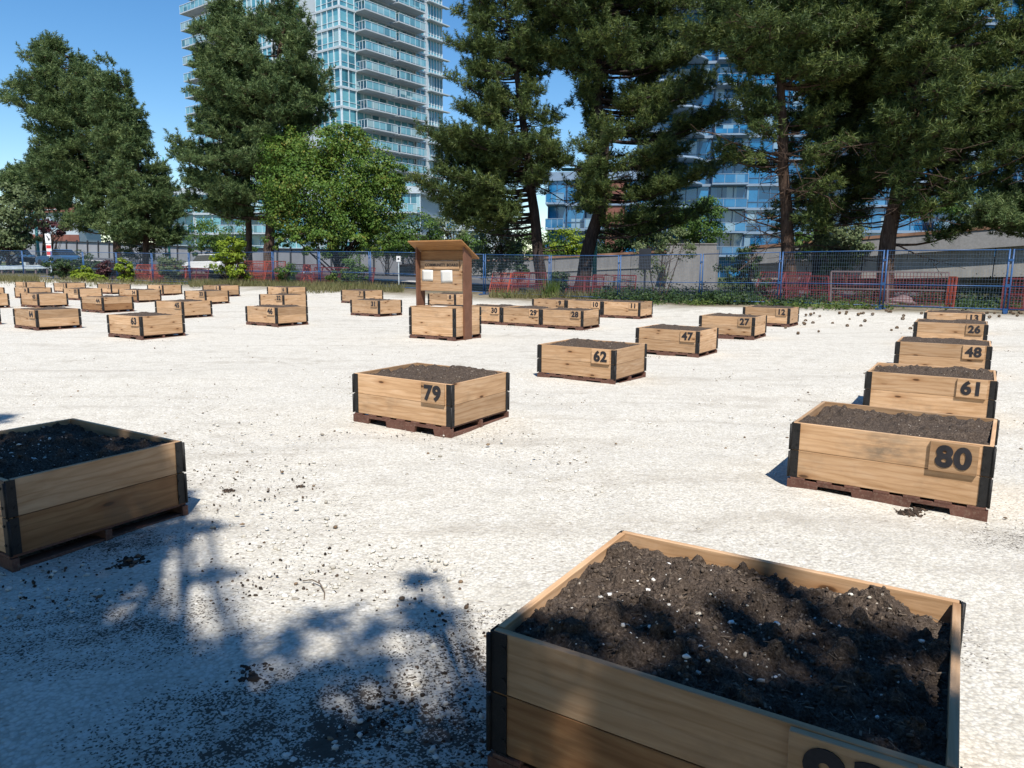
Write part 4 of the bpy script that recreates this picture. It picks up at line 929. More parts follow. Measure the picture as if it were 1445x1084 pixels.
# ------------------------------------------------------------------ grass, weeds, cones
def grass(name, label, mat, strips, n, hmin, hmax, wid, seed):
    r = np.random.default_rng(seed); V = []
    for q in range(n):
        u0, u1, D0, D1 = strips[r.integers(len(strips))]; D = r.uniform(D0, D1); x = (r.uniform(u0, u1) - 722.5) * D / F_PX; z = gz(x, D)
        h = r.uniform(hmin, hmax); dx, dy = r.normal(0, .35) * h, r.normal(0, .35) * h; a = r.uniform(0, 6.28); wx, wy = math.cos(a) * wid, math.sin(a) * wid
        V += [(x - wx, D - wy, z - .02), (x + wx, D + wy, z - .02), (x + dx, D + dy, z + h)]
    V = np.array(V); return tag(link(name, np_mesh(name, V, np.arange(len(V)).reshape(-1, 3), MT[mat])), label, 'grass', kind='stuff')
grass('tall_grass', 'tall dry grass along the foot of the fence at the left', 'grass', [(-40, 60, 43, 50), (-40, 300, 42, 47), (390, 570, 33, 37), (400, 530, 36, 38), (270, 400, 38.5, 41), (690, 880, 30.5, 33)], 13000, .1, .45, .018, 1)
def weeds(name, label, mat, strips, n, seed, size):
    r = np.random.default_rng(seed); P, N_ = [], []
    for q in range(n // 40):
        u0, u1, D0, D1, hh = strips[r.integers(len(strips))]; D = r.uniform(D0, D1); x = (r.uniform(u0, u1) - 722.5) * D / F_PX; z = gz(x, D); rad = r.uniform(.15, .4)
        c = r.normal(0, 1, (40, 3)) * np.array([rad, rad, hh * .3]) * .7; c[:, 2] = np.abs(c[:, 2]); P.append(c + np.array([x, D, z + .02])); N_.append(unit(r.normal(0, .6, (40, 3)) + np.array([0, -.2, 1])))
    V, Fc = leaves(np.concatenate(P), np.concatenate(N_), size, r); return tag(link(name, np_mesh(name, V, Fc, MT[mat])), label, 'plants', kind='stuff')
weeds('ground_cover', 'dark leafy ground cover along the foot of the fence', 'leafd', [(850, 1075, 27.2, 30.2, .9), (900, 1060, 26.5, 28.5, 1.0), (840, 920, 29.5, 31.5, 1.0), (1080, 1180, 24.2, 26.8, .6), (985, 1060, 25.7, 27.5, .9), (1010, 1180, 28, 33, 1.6), (1150, 1340, 26.5, 31, 1.4), (1330, 1480, 25.5, 31, 1.5), (860, 1000, 31, 35, 1.2), (1340, 1470, 23.2, 25, .5)], 22000, 2, .055)
weeds('weeds', 'green weeds at the edge of the gravel below the fence', 'weed', [(1075, 1260, 22.6, 25.3, .45), (1130, 1240, 22.4, 24, .5), (700, 880, 30, 33, .5), (930, 1020, 25.6, 26.6, .35), (440, 560, 35, 37, .5), (250, 430, 39.5, 41.5, .6), (1300, 1445, 22.5, 25, .5)], 4200, 3, .05)
def tuft_plant():
    r = np.random.default_rng(9); c = at(778, 420, 31.2); g = gz(c.x, c.y); t = thing('grass_clump', 'upright clump of green grass at the foot of the left leaning pine trunk', 'plant', (c.x, c.y, g)); V = []
    for q in range(150):
        x, y = r.normal(0, .14), r.normal(0, .12); h = r.uniform(.45, 1.05); V += [(x - .014, y, 0), (x + .014, y, 0), (x + r.normal(0, .22) * h, y + r.normal(0, .2) * h, h)]
    V = np.array(V); link('foliage', np_mesh('foliage', V, np.arange(len(V)).reshape(-1, 3), MT['weed']), t)
tuft_plant()
def cones():
    r = np.random.default_rng(12); p = np.zeros((1, 3)); ms = []
    for k in range(3):
        n = 46; P = []
        for q in range(n):
            t = q / n; th = q * 2.4; rr = .033 * math.sin(PI * (.12 + .84 * t)) ; P.append((rr * math.cos(th), rr * math.sin(th), .004 + .075 * t))
        V, Fc = rocks(n, np.array(P), np.full(n, .012), .6); V = V[:, [2, 0, 1]]; V[:, 2] += .03; ms.append(np_mesh('pine_cone', V, Fc, MT['cone']))
    spots = []
    while len(spots) < 62:
        u, v = r.uniform(1105, 1470), 444 + abs(r.normal(6, 9)); 
        q = at(u, v, 10); d = q - Vector((0, 0, CAM_H)); z = .07 if len(spots) else .07; P = Vector((0, 0, CAM_H)) + d * ((z - CAM_H) / d.z) if d.z < 0 else None
        if P is None or inside_box(P.x, P.y): continue
        if 12 > P.y or P.y > 22: continue
        spots.append(P)
    for k, P in enumerate(spots):
        o = link('pine_cone', ms[k % 3]); o.location = (P.x, P.y, gz(P.x, P.y)); o.rotation_euler = (0, 0, r.uniform(0, 6.28)); s_ = r.uniform(.75, 1.2); o.scale = (s_,) * 3
        tag(o, 'small brown pine cone lying on the pale gravel near the right end of the fence', 'pine cone', 'pine cones scattered on the gravel')
cones()
def curve_twig(lab, pts, r0=.004):
    pts = [Vector((x, y, gz(x, y) + dz)) for x, y, dz in pts]; c = pts[0].copy(); b = MB(); b.tube([p - c for p in pts], [r0] * (len(pts) - 1) + [r0 * .5], 5); o = b.build('twig', MT['twig']); o.location = c; tag(o, lab, 'twig')
def px(u, v): 
    d = fwd + RT * ((u - 722.5) / F_PX) - UP * ((v - 542) / F_PX); q = Vector((0, 0, CAM_H)) + d * (-CAM_H / d.z); return q
tw = [px(*q) for q in ((427, 817), (440, 818), (452, 824), (458, 834), (457, 846), (454, 853))]
curve_twig('thin hooked twig lying alone on the sunlit gravel left of centre', [(q.x, q.y, .006 + .012 * math.sin(k)) for k, q in enumerate(tw)], .003)
def clod(u, v, s_, lab, mat='crumb'):
    q = px(u, v); r_ = np.random.default_rng(int(u)); P = r_.normal(0, .75, (110, 3)) * s_; P[:, 2] = np.abs(P[:, 2]) * .14 + s_ * .08; V, Fc = rocks(110, P, s_ * (.12 + .34 * r_.random(110) ** 3), .8)
    o = link('soil_clod', np_mesh('soil_clod', V, Fc, MT[mat])); o.location = (q.x, q.y, gz(q.x, q.y)); tag(o, lab, 'soil clod', 'clods of spilled soil')
for u, v, s_, lab in ((1283, 722, .045, 'largest dark soil clod lying at the front of the pallet of box 80'), (1298, 716, .03, 'smaller soil clod touching the largest one before box 80'), (424, 684, .018, 'small dark clod alone on the gravel between the left planter and box 79'),
                      (323, 690, .022, 'dark clod on the gravel right of the left planter'), (180, 792, .05, 'dark heap of spilled soil in the shade in front of the left planter'), (420, 890, .028, 'dark clod at the edge of the shade in the foreground'), (360, 948, .05, 'flat dark clod in the foreground shade left of the front planter')):
    clod(u, v, s_, lab)

# ------------------------------------------------------------------ orange and red barrier panels leaning behind the fence
def barrier(label, u0, u1, vtop, vbot, D0, D1, mat, lean=.25, mesh=True, fmat=None, skew=0):
    a = at(u0, vbot, D0); b = at(u1, vbot, D1); ln = (b - a).length; g = min(gz(a.x, a.y), gz(b.x, b.y)); h = max(.5, at(u0, vtop, D0).z - g)
    t = thing('barrier_panel', label, 'barrier', (a.x, a.y, g), math.atan2(b.y - a.y, b.x - a.x), 'orange and red barrier panels stored behind the fence')
    P = lambda x, z: (x + skew * z, lean * z, z + .02)
    f = MB()
    for x in (0, ln * .5, ln): f.bar(P(x, 0), P(x, h), .05, .05, (0, 1, 0))
    for z in (.06, h * .5, h): f.bar(P(0, z), P(ln, z), .05, .05)
    f.build('frame', MT[fmat or mat], t)
    m = MB(); n = max(6, int(ln / .10))
    for k in range(n + 1):
        x = ln * k / n; m.bar(P(x, .06), P(x, h), .016, .008, (0, 1, 0))
    for k in range(1, int(h / .085)):
        m.bar(P(0, k * .085), P(ln, k * .085), .016, .008, (0, 1, 0))
    m.build('mesh', MT[mat], t)
for a in (('orange mesh barrier panel leaning at the far left behind the fence', 186, 232, 374, 397, 46.5, 46, 'orange'), ('upright orange barrier panel right of the far left one', 214, 262, 376, 398, 47.5, 46.5, 'orange'),
          ('pinkish barrier panel behind the blue fence post left of the yellow green shrub', 258, 292, 379, 397, 46.5, 46, 'red'), ('orange barrier panel behind the yellow green shrub', 330, 372, 372, 400, 41.6, 41.2, 'orange'),
          ('broad orange barrier panel at the foot of the tall dark pine', 345, 402, 369, 402, 42.2, 41.4, 'orange'), ('faded red barrier panel right of the tall dark pine trunk', 396, 450, 374, 402, 41, 40.2, 'red'), ('reddish barrier panel under the maple behind box 7', 440, 525, 378, 405, 40.3, 38.6, 'red'),
          ('orange barrier panel right beside the notice board', 690, 742, 386, 416, 35.2, 34.4, 'orange'), ('tilted red barrier panel left of the straight leaning pine trunk', 722, 768, 385, 417, 34.6, 34.0, 'red'),
          ('faded red barrier panel at the foot of the curving pine trunk', 798, 850, 391, 422, 33, 32.4, 'red'), ('red barrier panel left of the dark fence sign', 835, 895, 389, 424, 32.4, 31.6, 'red'),
          ('dark red barrier panel behind the small dark tree', 1060, 1130, 385, 430, 28.0, 27.2, 'red'), ('red barrier panel leaning left of the framed one at the right', 1110, 1170, 390, 434, 26.8, 26.0, 'red')):
    barrier(*a, lean=random.uniform(.1, .5), skew=random.uniform(-.22, .22))
barrier('large framed red mesh panel leaning in front of the white debris at the right', 1172, 1338, 384, 432, 25.3, 23.6, 'red', .12, fmat='frame', skew=-.06)
barrier('narrow bright red panel end beside the large framed one', 1334, 1344, 392, 438, 23.6, 23.4, 'orange', .05)
barrier('red barrier panel at the right edge behind the last fence post', 1412, 1475, 394, 440, 22.6, 22.0, 'red', .1)
def plank(lab, u0, v0, u1, v1, D):
    a, b = at(u0, v0, D), at(u1, v1, D + .3); m = (a + b) / 2; o = MB().bar(a - m, b - m, .2, .04).build('plank', MT['frame']); o.location = m; tag(o, lab, 'plank')
plank('grey pink plank lying slanted on top of the barrier panels right of the curving trunk', 855, 387, 893, 398, 31.9)
for lab, u, v, D, s_, m in (('crumpled pale sheet heaped behind the large framed red panel', 1268, 424, 25.4, .3, 'frame'), ('dark plastic sack beside the straight leaning trunk behind the barriers', 755, 410, 34.5, .4, 'rubber')):
    c = at(u, v, D); g = gz(c.x, c.y); r_ = np.random.default_rng(int(u)); V, Fc = rocks(1, np.zeros((1, 3)), np.array([s_]), .6)
    bm = bmesh.new(); bmesh.ops.create_icosphere(bm, subdivisions=3, radius=s_)
    for v_ in bm.verts: k = 1 + .22 * math.sin(v_.co.x * 13 + v_.co.y * 7) + .14 * math.sin(v_.co.z * 21 + v_.co.x * 9); v_.co = Vector((v_.co.x * 1.7 * k, v_.co.y * k, max(-.02, v_.co.z * .75 * k + .1)))
    me = bpy.data.meshes.new('bundle'); bm.to_mesh(me); bm.free(); me.materials.append(MT[m]); o = link('bundle', me); o.location = (c.x, c.y, g); tag(o, lab, 'bundle')
def cone_orange():
    c = at(433, 377, 42.6); g = gz(c.x, c.y); t = thing('traffic_barrel', 'orange traffic barrel with a white band behind the fence under the maple', 'traffic barrel', (c.x, c.y, g))
    MB().tube([(0, 0, 0), (0, 0, .1), (0, 0, .12), (0, 0, 1.15), (0, 0, 1.18)], [.36, .36, .28, .22, .1], 14).build('body', MT['orange'], t); MB().tube([(0, 0, .62), (0, 0, .78)], [.258, .252], 14).build('band', MT['signwhite'], t)
cone_orange()

# ------------------------------------------------------------------ road, pavement, walls
def strip(name, pts, mat, dz):
    V = []
    for (x0, y0, z0, x1, y1, z1) in pts: V += [(x0, y0, z0 + dz), (x1, y1, z1 + dz)]
    V = np.array(V, float); Fc = np.array([(2 * i, 2 * i + 1, 2 * i + 3, 2 * i + 2) for i in range(len(pts) - 1)]); return tag(link(name, np_mesh(name, V, Fc, MT[mat])), kind='structure')
def band(s0, s1, lo, hi, n, rise=True):
    out = []
    for k in range(n + 1):
        t = lo + (hi - lo) * k / n; e = [(-t * .848 + s * .53, t * .53 + s * .848) for s in (s0, s1)]
        zz = [max(gz(x, y), 0) + .012 + (max(0, t - 28) * .028 if rise else 0) for x, y in e]; out.append((e[0][0], e[0][1], zz[0], e[1][0], e[1][1], zz[1]))
    return out
strip('pavement', band(34.4, 36.2, 25, 120, 40), 'pave', .12); strip('kerb', band(36.2, 36.4, 25, 120, 40), 'concrete', .12); strip('road', band(36.4, 46.6, 2, 120, 40), 'asphalt', .02)
def screen_wall():
    t = thing('screen_wall', 'long grey panelled screen wall with dark posts along the road at the left', 'wall', (0, 0, 0))
    pts = []
    us = [(592, 356, 404, 60), (545, 354, 400, 63), (495, 353, 397, 66), (440, 352, 394, 70), (385, 351, 391, 75), (330, 350, 386, 80), (280, 349, 382, 86), (220, 346, 378, 93), (160, 343, 374, 100), (95, 341, 370, 107), (35, 340, 366, 115)]
    def q(u):
        k = max(i for i in range(len(us) - 1) if us[i][0] >= u); a, b = us[k], us[k + 1]; f = (a[0] - u) / (a[0] - b[0]); D = a[3] + (b[3] - a[3]) * f
        return at(u, a[1] + (b[1] - a[1]) * f, D), at(u, a[2] + (b[2] - a[2]) * f, D)
    U = []; u = 590
    while u > 38: U.append(u); u -= 21 - (590 - u) * .013
    U.append(36)
    for k in range(len(U) - 1):
        (a1, a0), (b1, b0) = q(U[k]), q(U[k + 1]); dd = Vector((0, .1, 0))
        MB().quadbox([b0, a0, a0 + dd, b0 + dd, b1, a1, a1 + dd, b1 + dd]).build('panel', MT['greywall'], t)
        p = MB(); p.bar(a0 - Vector((0, .1, 1)), a1 + Vector((0, -.1, .25)), .16, .16); p.bar(a1 - Vector((0, .1, 0)), b1 - Vector((0, .1, 0)), .12, .12); m0, m1 = a0.lerp(a1, .08), b0.lerp(b1, .08); p.bar(m0 - Vector((0, .1, 0)), m1 - Vector((0, .1, 0)), .1, .1); p.build('post', MT['darkpost'], t)
    # low concrete footing
    f = MB()
    for k in range(0, len(U) - 1):
        (a1, a0), (b1, b0) = q(U[k]), q(U[k + 1]); dn = Vector((0, 0, 2.2)); dd = Vector((0, .3, 0)); f.quadbox([b0 - dn, a0 - dn, a0 - dn + dd, b0 - dn + dd, b0 + Vector((0, -.05, .01)), a0 + Vector((0, -.05, .01)), a0 + dd, b0 + dd])
    f.build('footing', MT['concrete'], t)
screen_wall()
def ramp_wall():
    K = 1.27; C0 = at(840, 363, 40 * K); e = Vector((.848, -.53, 0)); nrm = Vector((.53, .848, 0))
    def P(tq, z, d=0): p = Vector((C0.x, C0.y, 0)) + e * tq * K + nrm * d; p.z = CAM_H + (z - CAM_H) * K if z > -.2 else z; return p
    top = lambda tq: 2.08 + (tq * .052 if tq > 0 else tq * .045)
    t = thing('ramp_wall', 'pale concrete ramp wall with a rusty coping behind the leaning pines', 'wall', P(-14, 0))
    loc = t.location.copy()
    def qb(b, t0, t1, z00, z01, z10, z11, d0, d1):
        b.quadbox([v - loc for v in (P(t0, z00, d0), P(t1, z10, d0), P(t1, z10, d1), P(t0, z00, d1), P(t0, z01, d0), P(t1, z11, d0), P(t1, z11, d1), P(t0, z01, d1))])
    for k in range(9):
        a, c = -14 + k * 2.3, -14 + (k + 1) * 2.3 - .03; b = MB(); qb(b, a, c, -.6, top(a), -.6, top(c), 0, .35); b.build('wall_section', MT['concrete'], t)
    b = MB(); qb(b, -14, 6.5, top(-14) + .004, top(-14) + .12, top(6.5) + .004, top(6.5) + .12, -.06, .5); b.build('coping', MT['rust'], t)
    b = MB(); qb(b, -14, 6.5, top(-14) - .75, top(-14) - .66, top(6.5) - .75, top(6.5) - .66, -.05, -.003); b.build('ledge', MT['concrete2'], t)
    # pier
    a0 = at(941, 422, 36.2 * K); a1 = at(1011, 422, 35.6 * K); tp = at(941, 345, 36.2 * K).z
    pr = thing('bridge_pier', 'tall plain concrete pier beside the slender young tree', 'pier', ((a0.x + a1.x) / 2, (a0.y + a1.y) / 2 + .6, 0), math.atan2(a1.y - a0.y, a1.x - a0.x))
    w2 = (a1 - a0).length / 2
    p = MB(); p.box(-w2, w2, -.6, .6, -.9, tp); p.build('body', MT['concrete'], pr, .03)
    c = MB(); c.box(-w2 - .03, w2 + .03, -.64, .64, tp + .003, tp + .07); c.build('cap', MT['concrete'], pr)
    # bridge girder and deck going right
    gd = thing('bridge_girder', 'long grey concrete bridge girder with a rusty edge crossing behind the right hand pines', 'bridge', P(8.2, 1.5, 0)); loc = gd.location.copy()
    zt = lambda tq: 2.45 + (tq - 8) * .075; zb = lambda tq: .95 + (tq - 8) * .03
    b = MB()
    for k in range(5):
        a, c = 8.2 + k * 5, 8.2 + (k + 1) * 5 - .04; qb(b, a, c, zb(a), zt(a) - .75, zb(c), zt(c) - .75, .4, 1.6)
    b.build('girder', MT['concrete2'], gd)
    b = MB(); qb(b, 8.2, 33.2, zt(8.2) - .75, zt(8.2), zt(33.2) - .75, zt(33.2), -.05, 7); b.build('deck', MT['concrete'], gd)
    b = MB(); qb(b, 8.2, 33.2, zt(8.2) + .003, zt(8.2) + .13, zt(33.2) + .003, zt(33.2) + .13, -.1, .3); b.build('edge', MT['rust'], gd)
    for tq in (16.5, 26):
        b = MB(); qb(b, tq, tq + 1.0, -.3, zb(tq), -.3, zb(tq), 3.2, 4.2); b.build('column', MT['concrete2'], gd)
    aw = thing('abutment_wall', 'dark retaining wall in deep shade below the bridge girder', 'wall', P(20, 0, 7.2)); loc = aw.location.copy()
    b = MB(); qb(b, 7, 36, -.5, 1.9, -.5, 2.6, 7.2, 7.6); b.build('body', MT['concrete2'], aw)
    b = MB(); qb(b, 7, 36, .25, .45, .25, .45, 6.4, 6.6)
    for k in range(12): qb(b, 7.2 + k * 2.4, 7.35 + k * 2.4, -.3, .45, -.3, .45, 6.61, 6.75)
    b.build('guard_rail', MT['rail'], aw)
ramp_wall()
def guard_rail():
    a = at(-30, 378, 60); t = thing('guard_rail', 'grey roadside guard rail at the left edge beyond the tall grass', 'guard rail', (a.x, a.y, 0)); b = MB(); pz = []
    for k in range(9):
        q = at(-30 + 16 * k, 377 - .4 * k, 60 + k * .6); g = q.z - .75; b.bar((q.x - a.x, q.y - a.y, g - 1), (q.x - a.x, q.y - a.y, q.z), .12, .12); pz.append(Vector((q.x - a.x, q.y - a.y - .1, q.z - .1)))
    b.build('post', MT['frame'], t); c = MB()
    for k in range(8): c.bar(pz[k], pz[k + 1], .05, .32)
    c.build('rail', MT['rail'], t)
guard_rail()

# ------------------------------------------------------------------ poles, signs, cars
def lamp(label, u, vtop, vbot, D, arm, r0=.11, mat='teal'):
    b = at(u, vbot, D); tp = at(u, vtop, D); g = min(b.z, .3) - .1; t = thing('street_lamp', label, 'street lamp', (b.x, b.y, g), 0); h = tp.z - g
    MB().tube([(0, 0, 0), (0, 0, h * .5), (0, 0, h)], [r0, r0 * .85, r0 * .6], 10).build('pole', MT[mat], t); MB().tube([(0, 0, 0), (0, 0, .5)], [r0 * 1.7, r0 * 1.5], 10).build('base', MT[mat], t)
    m = MB(); m.tube([(arm * q, 0, h - .5 + abs(arm) * .45 * math.sin(q * PI * .5)) for q in (0, .25, .5, .75, 1)], .05, 6); m.build('arm', MT[mat], t)
    e = (arm, 0, h - .5 + abs(arm) * .45); k = MB(); k.quadbox([(e[0] - .12, -.14, e[2] - .12), (e[0] + .6 * math.copysign(1, arm), -.14, e[2] - .1), (e[0] + .6 * math.copysign(1, arm), .14, e[2] - .1), (e[0] - .12, .14, e[2] - .12), (e[0] - .12, -.1, e[2] + .06), (e[0] + .5 * math.copysign(1, arm), -.1, e[2] + .03), (e[0] + .5 * math.copysign(1, arm), .1, e[2] + .03), (e[0] - .12, .1, e[2] + .06)]) if arm > 0 else k.box(e[0] - .6, e[0] + .1, -.13, .13, e[2] - .1, e[2] + .04)
    k.build('lamp_head', MT[mat], t)
lamp('teal street lamp with a curved arm in the sky gap right of the left pines', 241, 222, 385, 72, 1.6)
lamp('tall teal lamp pole standing behind the curving pine trunk', 838, 240, 415, 38.5, -1.2, .13)
def gantry():
    b = at(57, 385, 75); g = .2; tp = at(55, 298, 75); t = thing('signal_pole', 'teal pole with a long thin cross arm at the left', 'pole', (b.x, b.y, g)); h = tp.z - g
    MB().tube([(0, 0, 0), (0, 0, h)], [.16, .12], 10).build('pole', MT['teal'], t); MB().tube([(-1.4, 0, h - .05), (2.4, 0, h + .2)], .05, 6).build('arm', MT['rail'], t)
gantry()
def keep_right():
    b = at(73, 385, 57); tp = at(72, 329, 57); g = gz(b.x, 50); t = thing('traffic_sign', 'white arrow sign above a red and white chevron board at the left', 'road sign', (b.x, b.y, g)); h = tp.z - g
    MB().bar((0, 0, 0), (0, 0, h), .08, .08).build('post', MT['rail'], t); p = MB().box(-.22, .22, -.08, -.05, h - .75, h - .05).build('arrow_plate', MT['signwhite'], t)
    a = MB(); a.bar((-.08, -.083, h - .2), (.1, -.083, h - .55), .07, .004, (0, 1, 0)); a.bar((.1, -.083, h - .55), (-.04, -.083, h - .52), .06, .004, (0, 1, 0)); a.bar((.1, -.083, h - .55), (.11, -.083, h - .4), .06, .004, (0, 1, 0)); a.build('arrow', MT['ink'], p)
    c = MB().box(-.2, .2, -.08, -.05, h - 1.75, h - .8).build('chevron_plate', MT['signwhite'], t); r = MB()
    for z in (h - 1.05, h - 1.55): r.box(-.18, .18, -.086, -.081, z - .12, z + .12)
    r.build('stripe', MT['signred'], c)
keep_right()
def small_sign():
    b = at(563, 398, 42); g = gz(b.x, b.y); tp = at(563, 362, 42); t = thing('small_sign', 'small white sign with a dark mark on a thin post left of the notice board', 'sign', (b.x, b.y, g)); h = tp.z - g
    MB().bar((0, 0, 0), (0, 0, h), .05, .05).build('post', MT['rail'], t); p = MB().box(-.12, .12, -.05, -.03, h - .3, h + .02).build('plate', MT['signwhite'], t); MB().box(-.05, .05, -.054, -.051, h - .2, h - .09).build('mark', MT['ink'], p)
small_sign()
def car(label, u, v, D, rz, mat):
    b = at(u, v, D); t = thing('parked_car', label, 'car', (b.x, b.y, b.z), rz)
    prof = [(-2.15, .28), (2.15, .28), (2.2, .6), (2.05, .82), (1.15, .92), (-1.9, .98), (-2.2, .85), (-2.22, .5)]
    MB().prism(prof, -.86, .86).build('body', MT[mat], t, .05); MB().prism([(1.1, .92), (.45, 1.4), (-1.1, 1.44), (-1.8, .97)], -.74, .74).build('cabin', MT['carglass'], t, .03)
    MB().prism([(.42, 1.405), (.3, 1.47), (-1.0, 1.5), (-1.12, 1.445)], -.7, .7).build('roof', MT[mat], t)
    for x in (-1.35, 1.35):
        for y in (-.82, .82): wq = MB().tube([(x, y - .1, .31), (x, y + .1, .31)], .31, 18).build('wheel', MT['rubber'], t)
    for y in (-.6, .6): MB().box(2.12, 2.2, y - .18, y + .18, .6, .74).build('headlight', MT['signwhite'], t)
car('dark blue car on the road behind the bushes at the left', 83, 376, 66, R(150), 'carblue')
car('blue car partly hidden on the road at the left edge', 22, 374, 72, R(150), 'carblue')
car('white car on the road behind the fence left of the yellow green shrub', 296, 386, 58, R(150), 'carwhite')

# ------------------------------------------------------------------ buildings
def tower():
    fh = (at(482, 37.8, 104).z - at(488, 151, 104).z) / 4; zb = at(488, 151, 104).z
    P0 = at(482, 151, 104); n0 = -int(zb // fh); nf = 17
    e1 = Vector((.6, .8)); rz = math.atan2(.8, .6)
    t = thing('apartment_tower', 'white and sea green glass apartment tower with stacked balconies behind the pines at the left', 'building', (P0.x, P0.y, 0), rz)
    LX, LY = 20.6, 35.5
    zs = [zb + (k + n0) * fh for k in range(nf)]
    MB().box(.6, LX - .6, .6, LY - .6, 0, zs[-1] + fh).build('core', MT['white'], t)
    def win(x0, x1, z, panes, face, name='window', d=0.0, par=t, solid=None):
        g = MB(); f = MB(); H0, H1 = z + .24, z + fh - .10
        bx = (lambda b, a, c, p, q, z0, z1: b.box(a, c, p, q, z0, z1)) if face == 'x' else (lambda b, a, c, p, q, z0, z1: b.box(p, q, a, c, z0, z1))
        bx(g, x0 + .04, x1 - .04, d + .10, d + .16, H0, H1); o = g.build(name, MT['glassA'], par)
        for k in range(panes + 1):
            xx = x0 + (x1 - x0) * k / panes; bx(f, xx - .05, xx + .05, d - .02, d + .2, H0 - .02, H1 + .02)
        bx(f, x0 + .05, x1 - .05, d + .03, d + .19, H0 - .12, H0 + .02); bx(f, x0 + .05, x1 - .05, d + .04, d + .19, H0 + .62, H0 + .67)
        f.build('frame', MT['rail'], o)
    def balcony(x0, x1, z, dep, face, m=t, curved=False):
        s = MB()
        def bx(b, a, c, p, q, z0, z1): b.box(a, c, p, q, z0, z1) if face == 'x' else b.box(p, q, a, c, z0, z1)
        bx(s, x0, x1, -dep, .3, z + .03, z + .195); o = s.build('balcony', MT['slabw'], m)
        r = MB(); n = max(3, int((x1 - x0) / 1.05))
        for k in range(n + 1): xx = x0 + .05 + (x1 - x0 - .1) * k / n; bx(r, xx - .025, xx + .025, -dep + .03, -dep + .09, z + .2, z + 1.25)
        for xx in (x0 + .06, x1 - .06):
            for k in range(1, 3): bx(r, xx - .025, xx + .025, -dep + dep * k / 3, -dep + dep * k / 3 + .05, z + .2, z + 1.25)
            bx(r, xx - .03, xx + .03, -dep + .03, 0, z + 1.25, z + 1.3)
        bx(r, x0, x1, -dep, -dep + .1, z + 1.25, z + 1.31); r.build('railing', MT['rail'], o)
        g = MB(); bx(g, x0 + .05, x1 - .05, -dep + .05, -dep + .07, z + .28, z + 1.2); g.build('railing_glass', MT['railglass'], o)
    for z in zs:
        s = MB(); s.box(-.05, LX + .05, -.05, LY, z - .08, z + .19); s.box(17.0, LX + .9, -.75, -.051, z + .02, z + .17); s.build('floor_slab', MT['white'], t)
        win(.15, 2.7, z, 2, 'x'); win(.15, 4.9, z, 4, 'y'); win(14.6, 16.5, z, 2, 'x'); win(17.3, LX - .1, z, 5, 'x')
        win(2.9, 8.8, z, 4, 'x', 'balcony_door', .35); win(9.0, 14.4, z, 4, 'x', 'balcony_door', .35)
        MB().box(16.55, 17.25, -.02, .5, z + .26, z + fh - .14).build('pier', MT['white'], t)
        balcony(2.9, 8.8, z, 1.9, 'x'); balcony(9.3, 14.9, z, 1.9, 'x')
        win(8.4, 14, z, 5, 'y', 'curtain_wall'); win(15.2, 22, z, 6, 'y', 'curtain_wall'); win(23, 28.5, z, 4, 'y', 'curtain_wall'); balcony(24, 36.2, z, 2.0, 'y')
        MB().box(-.02, .5, 5.1, 8.2, z + .26, z + fh - .14).build('pier', MT['white'], t)
tower()
def block(name, label, u0, u1, D, vtop, rz, depth, bays, glass, slab, fh=2.95, balc=(), vary=None, clad=None, cur=0):
    a = at(u0, 300, D); b = at(u1, 300, D); w_ = (b.x - a.x) / math.cos(rz); top = at((u0 + u1) / 2, vtop, D).z; nf = max(1, int(round(top / fh)))
    t = thing(name, label, 'building', (a.x, a.y, 0), rz)
    MB().box(.5, w_ - .5, .6, depth, 0, nf * fh).build('core', MT[clad or 'white'], t)
    bw = w_ / bays; r = random.Random(int(u0))
    for k in range(nf + 1):
        z = k * fh; s = MB(); s.box(-.1, w_ + .1, -.1, depth + .1, z - .12, z + .2)
        if cur: s.tube([(cur, .2, z - .12), (cur, .2, z + .2)], cur * 1.35, 28)
        s.build('floor_slab', MT[slab], t)
        if k == nf: break
        for j in range(bays):
            x0, x1 = j * bw + .1, (j + 1) * bw - .1; kind = balc[(j) % len(balc)] if balc else 0
            if kind == 2: MB().box(x0, x1, .05, .5, z + .2, z + fh - .12).build('cladding_panel', MT[clad or slab], t); continue
            g = MB().box(x0, x1, .2, .27, z + .22, z + fh - .14).build('window', MT[glass], t)
            f = MB(); n = max(2, int((x1 - x0) / 1.3))
            for q in range(n + 1): xx = x0 + (x1 - x0) * q / n; f.box(xx - .045, xx + .045, .1, .3, z + .2, z + fh - .12)
            f.box(x0, x1, .12, .29, z + .9, z + .97); f.build('frame', MT['mull' if slab == 'slabd' else 'rail'], g)
            if kind == 1:
                s = MB(); s.box(x0 - .05, x1 + .05, -1.7, -.101, z - .05, z + .16); o = s.build('balcony', MT[slab], t); rr = MB(); n = max(3, int((x1 - x0) / 1.2))
                for q in range(n + 1): xx = x0 + (x1 - x0) * q / n; rr.box(xx - .03, xx + .03, -1.68, -1.61, z + .16, z + 1.2)
                rr.box(x0, x1, -1.7, -1.6, z + 1.2, z + 1.26); rr.build('railing', MT['slabd' if slab == 'slabd' else 'rail'], o); MB().box(x0 + .04, x1 - .04, -1.66, -1.64, z + .2, z + 1.18).build('railing_glass', MT['glassB' if slab == 'slabd' else 'railglass'], o)
    pa = MB(); pa.box(0, w_, 0, .3, nf * fh + .2, nf * fh + .9); pa.build('parapet', MT[slab], t)
    return t
block('apartment_block', 'lower blue glass apartment block showing between the leaning pine trunks', 772, 905, 90, 238, R(-12), 16, 5, 'glassB', 'slabd', balc=(1, 0, 1, 2, 0), clad='brick')
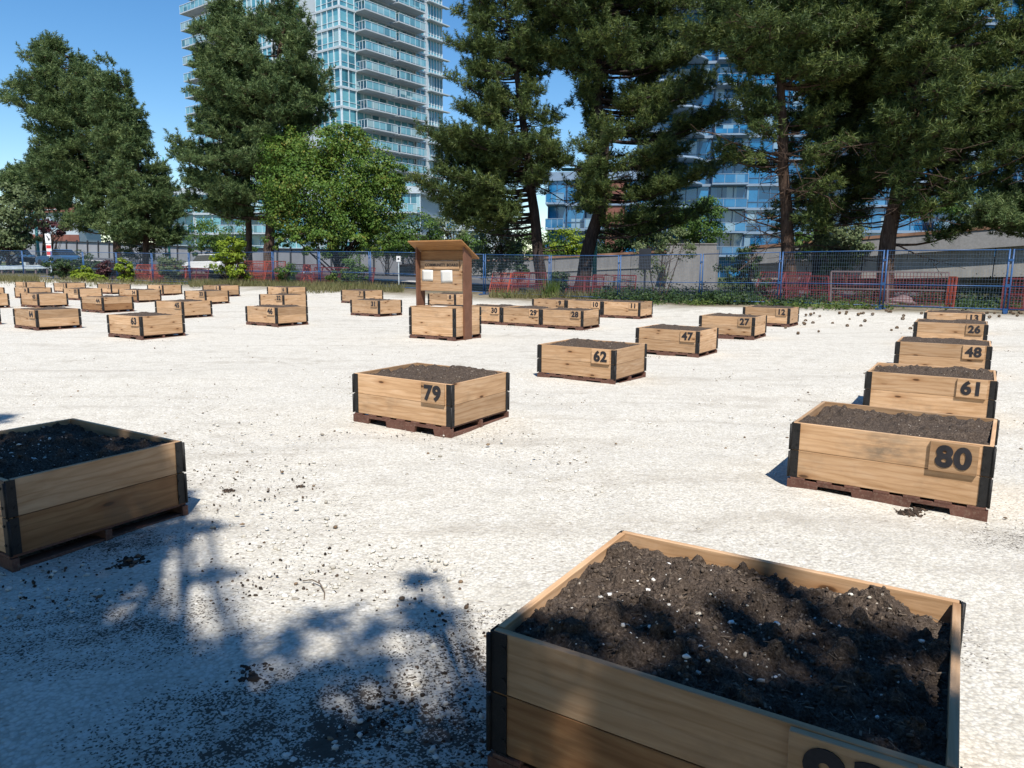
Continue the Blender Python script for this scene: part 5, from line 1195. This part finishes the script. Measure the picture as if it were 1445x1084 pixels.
block('glass_tower', 'tall deep blue glass apartment tower filling the view behind the right hand pines', 900, 1190, 96, -40, R(-8), 22, 6, 'glassB', 'slabd', balc=(1, 0, 1, 0, 0, 0), cur=3.4)
block('glass_tower', 'pale blue glass tower at the right edge behind the heavy leaning pine', 1196, 1540, 88, -40, R(4), 22, 6, 'glassB', 'slabd', balc=(0, 0, 1, 0, 1, 0))
block('apartment_block', 'white balconied low apartment block under the boughs of the tall dark pine', 235, 600, 112, 285, R(-8), 14, 9, 'glassA', 'white', balc=(1, 0, 1))
block('apartment_block', 'small white building half hidden by the drooping boughs above the notice board', 628, 705, 92, 290, R(-8), 12, 4, 'glassB', 'white', balc=(0, 2))
def house():
    a = at(28, 318, 150); b = at(110, 318, 150); w_ = b.x - a.x; t = thing('house', 'distant white house with red brown siding behind the left pines', 'building', (a.x, a.y, 0)); H = at(60, 300, 150).z
    MB().box(0, w_, 0, 8, 0, H).build('wall', MT['white'], t); MB().box(-.05, w_ + .05, -.06, -.005, H * .35, H * .62).build('siding', MT['brick'], t); MB().prism([(-.6, H), (w_ + .6, H), (w_ * .82, H + 2.0), (w_ * .18, H + 2.0)], -.5, 8.5).build('roof', MT['brick'], t)
    for k in range(4):
        x = w_ * (.1 + .22 * k); g = MB().box(x, x + 1.5, -.05, -.004, H * .72, H * .92).build('window', MT['glassB'], t); f = MB(); f.box(x - .1, x + 1.6, -.09, -.055, H * .92, H * .92 + .12); f.box(x - .1, x + 1.6, -.09, -.055, H * .72 - .12, H * .72); f.build('frame', MT['rail'], g)
house()
leafy('purple_tree', 'dark purple leaved tree in front of the distant house at the left', 90, [(75, 322, 24, 12), (60, 318, 14, 10)], 2500, .17, 'leafp', [(72, 370), (74, 325)], .15, 130, 'tree', clump=.4)
leafy('far_trees', 'continuous line of trees on the horizon', 190, [(u, 345 + 5 * math.sin(u * .05), 60, 30 + 9 * math.sin(u * .013)) for u in range(-150, 1650, 60)], 22000, .5, 'leafd', None, .1, 131, 'tree')['kind'] = 'stuff'
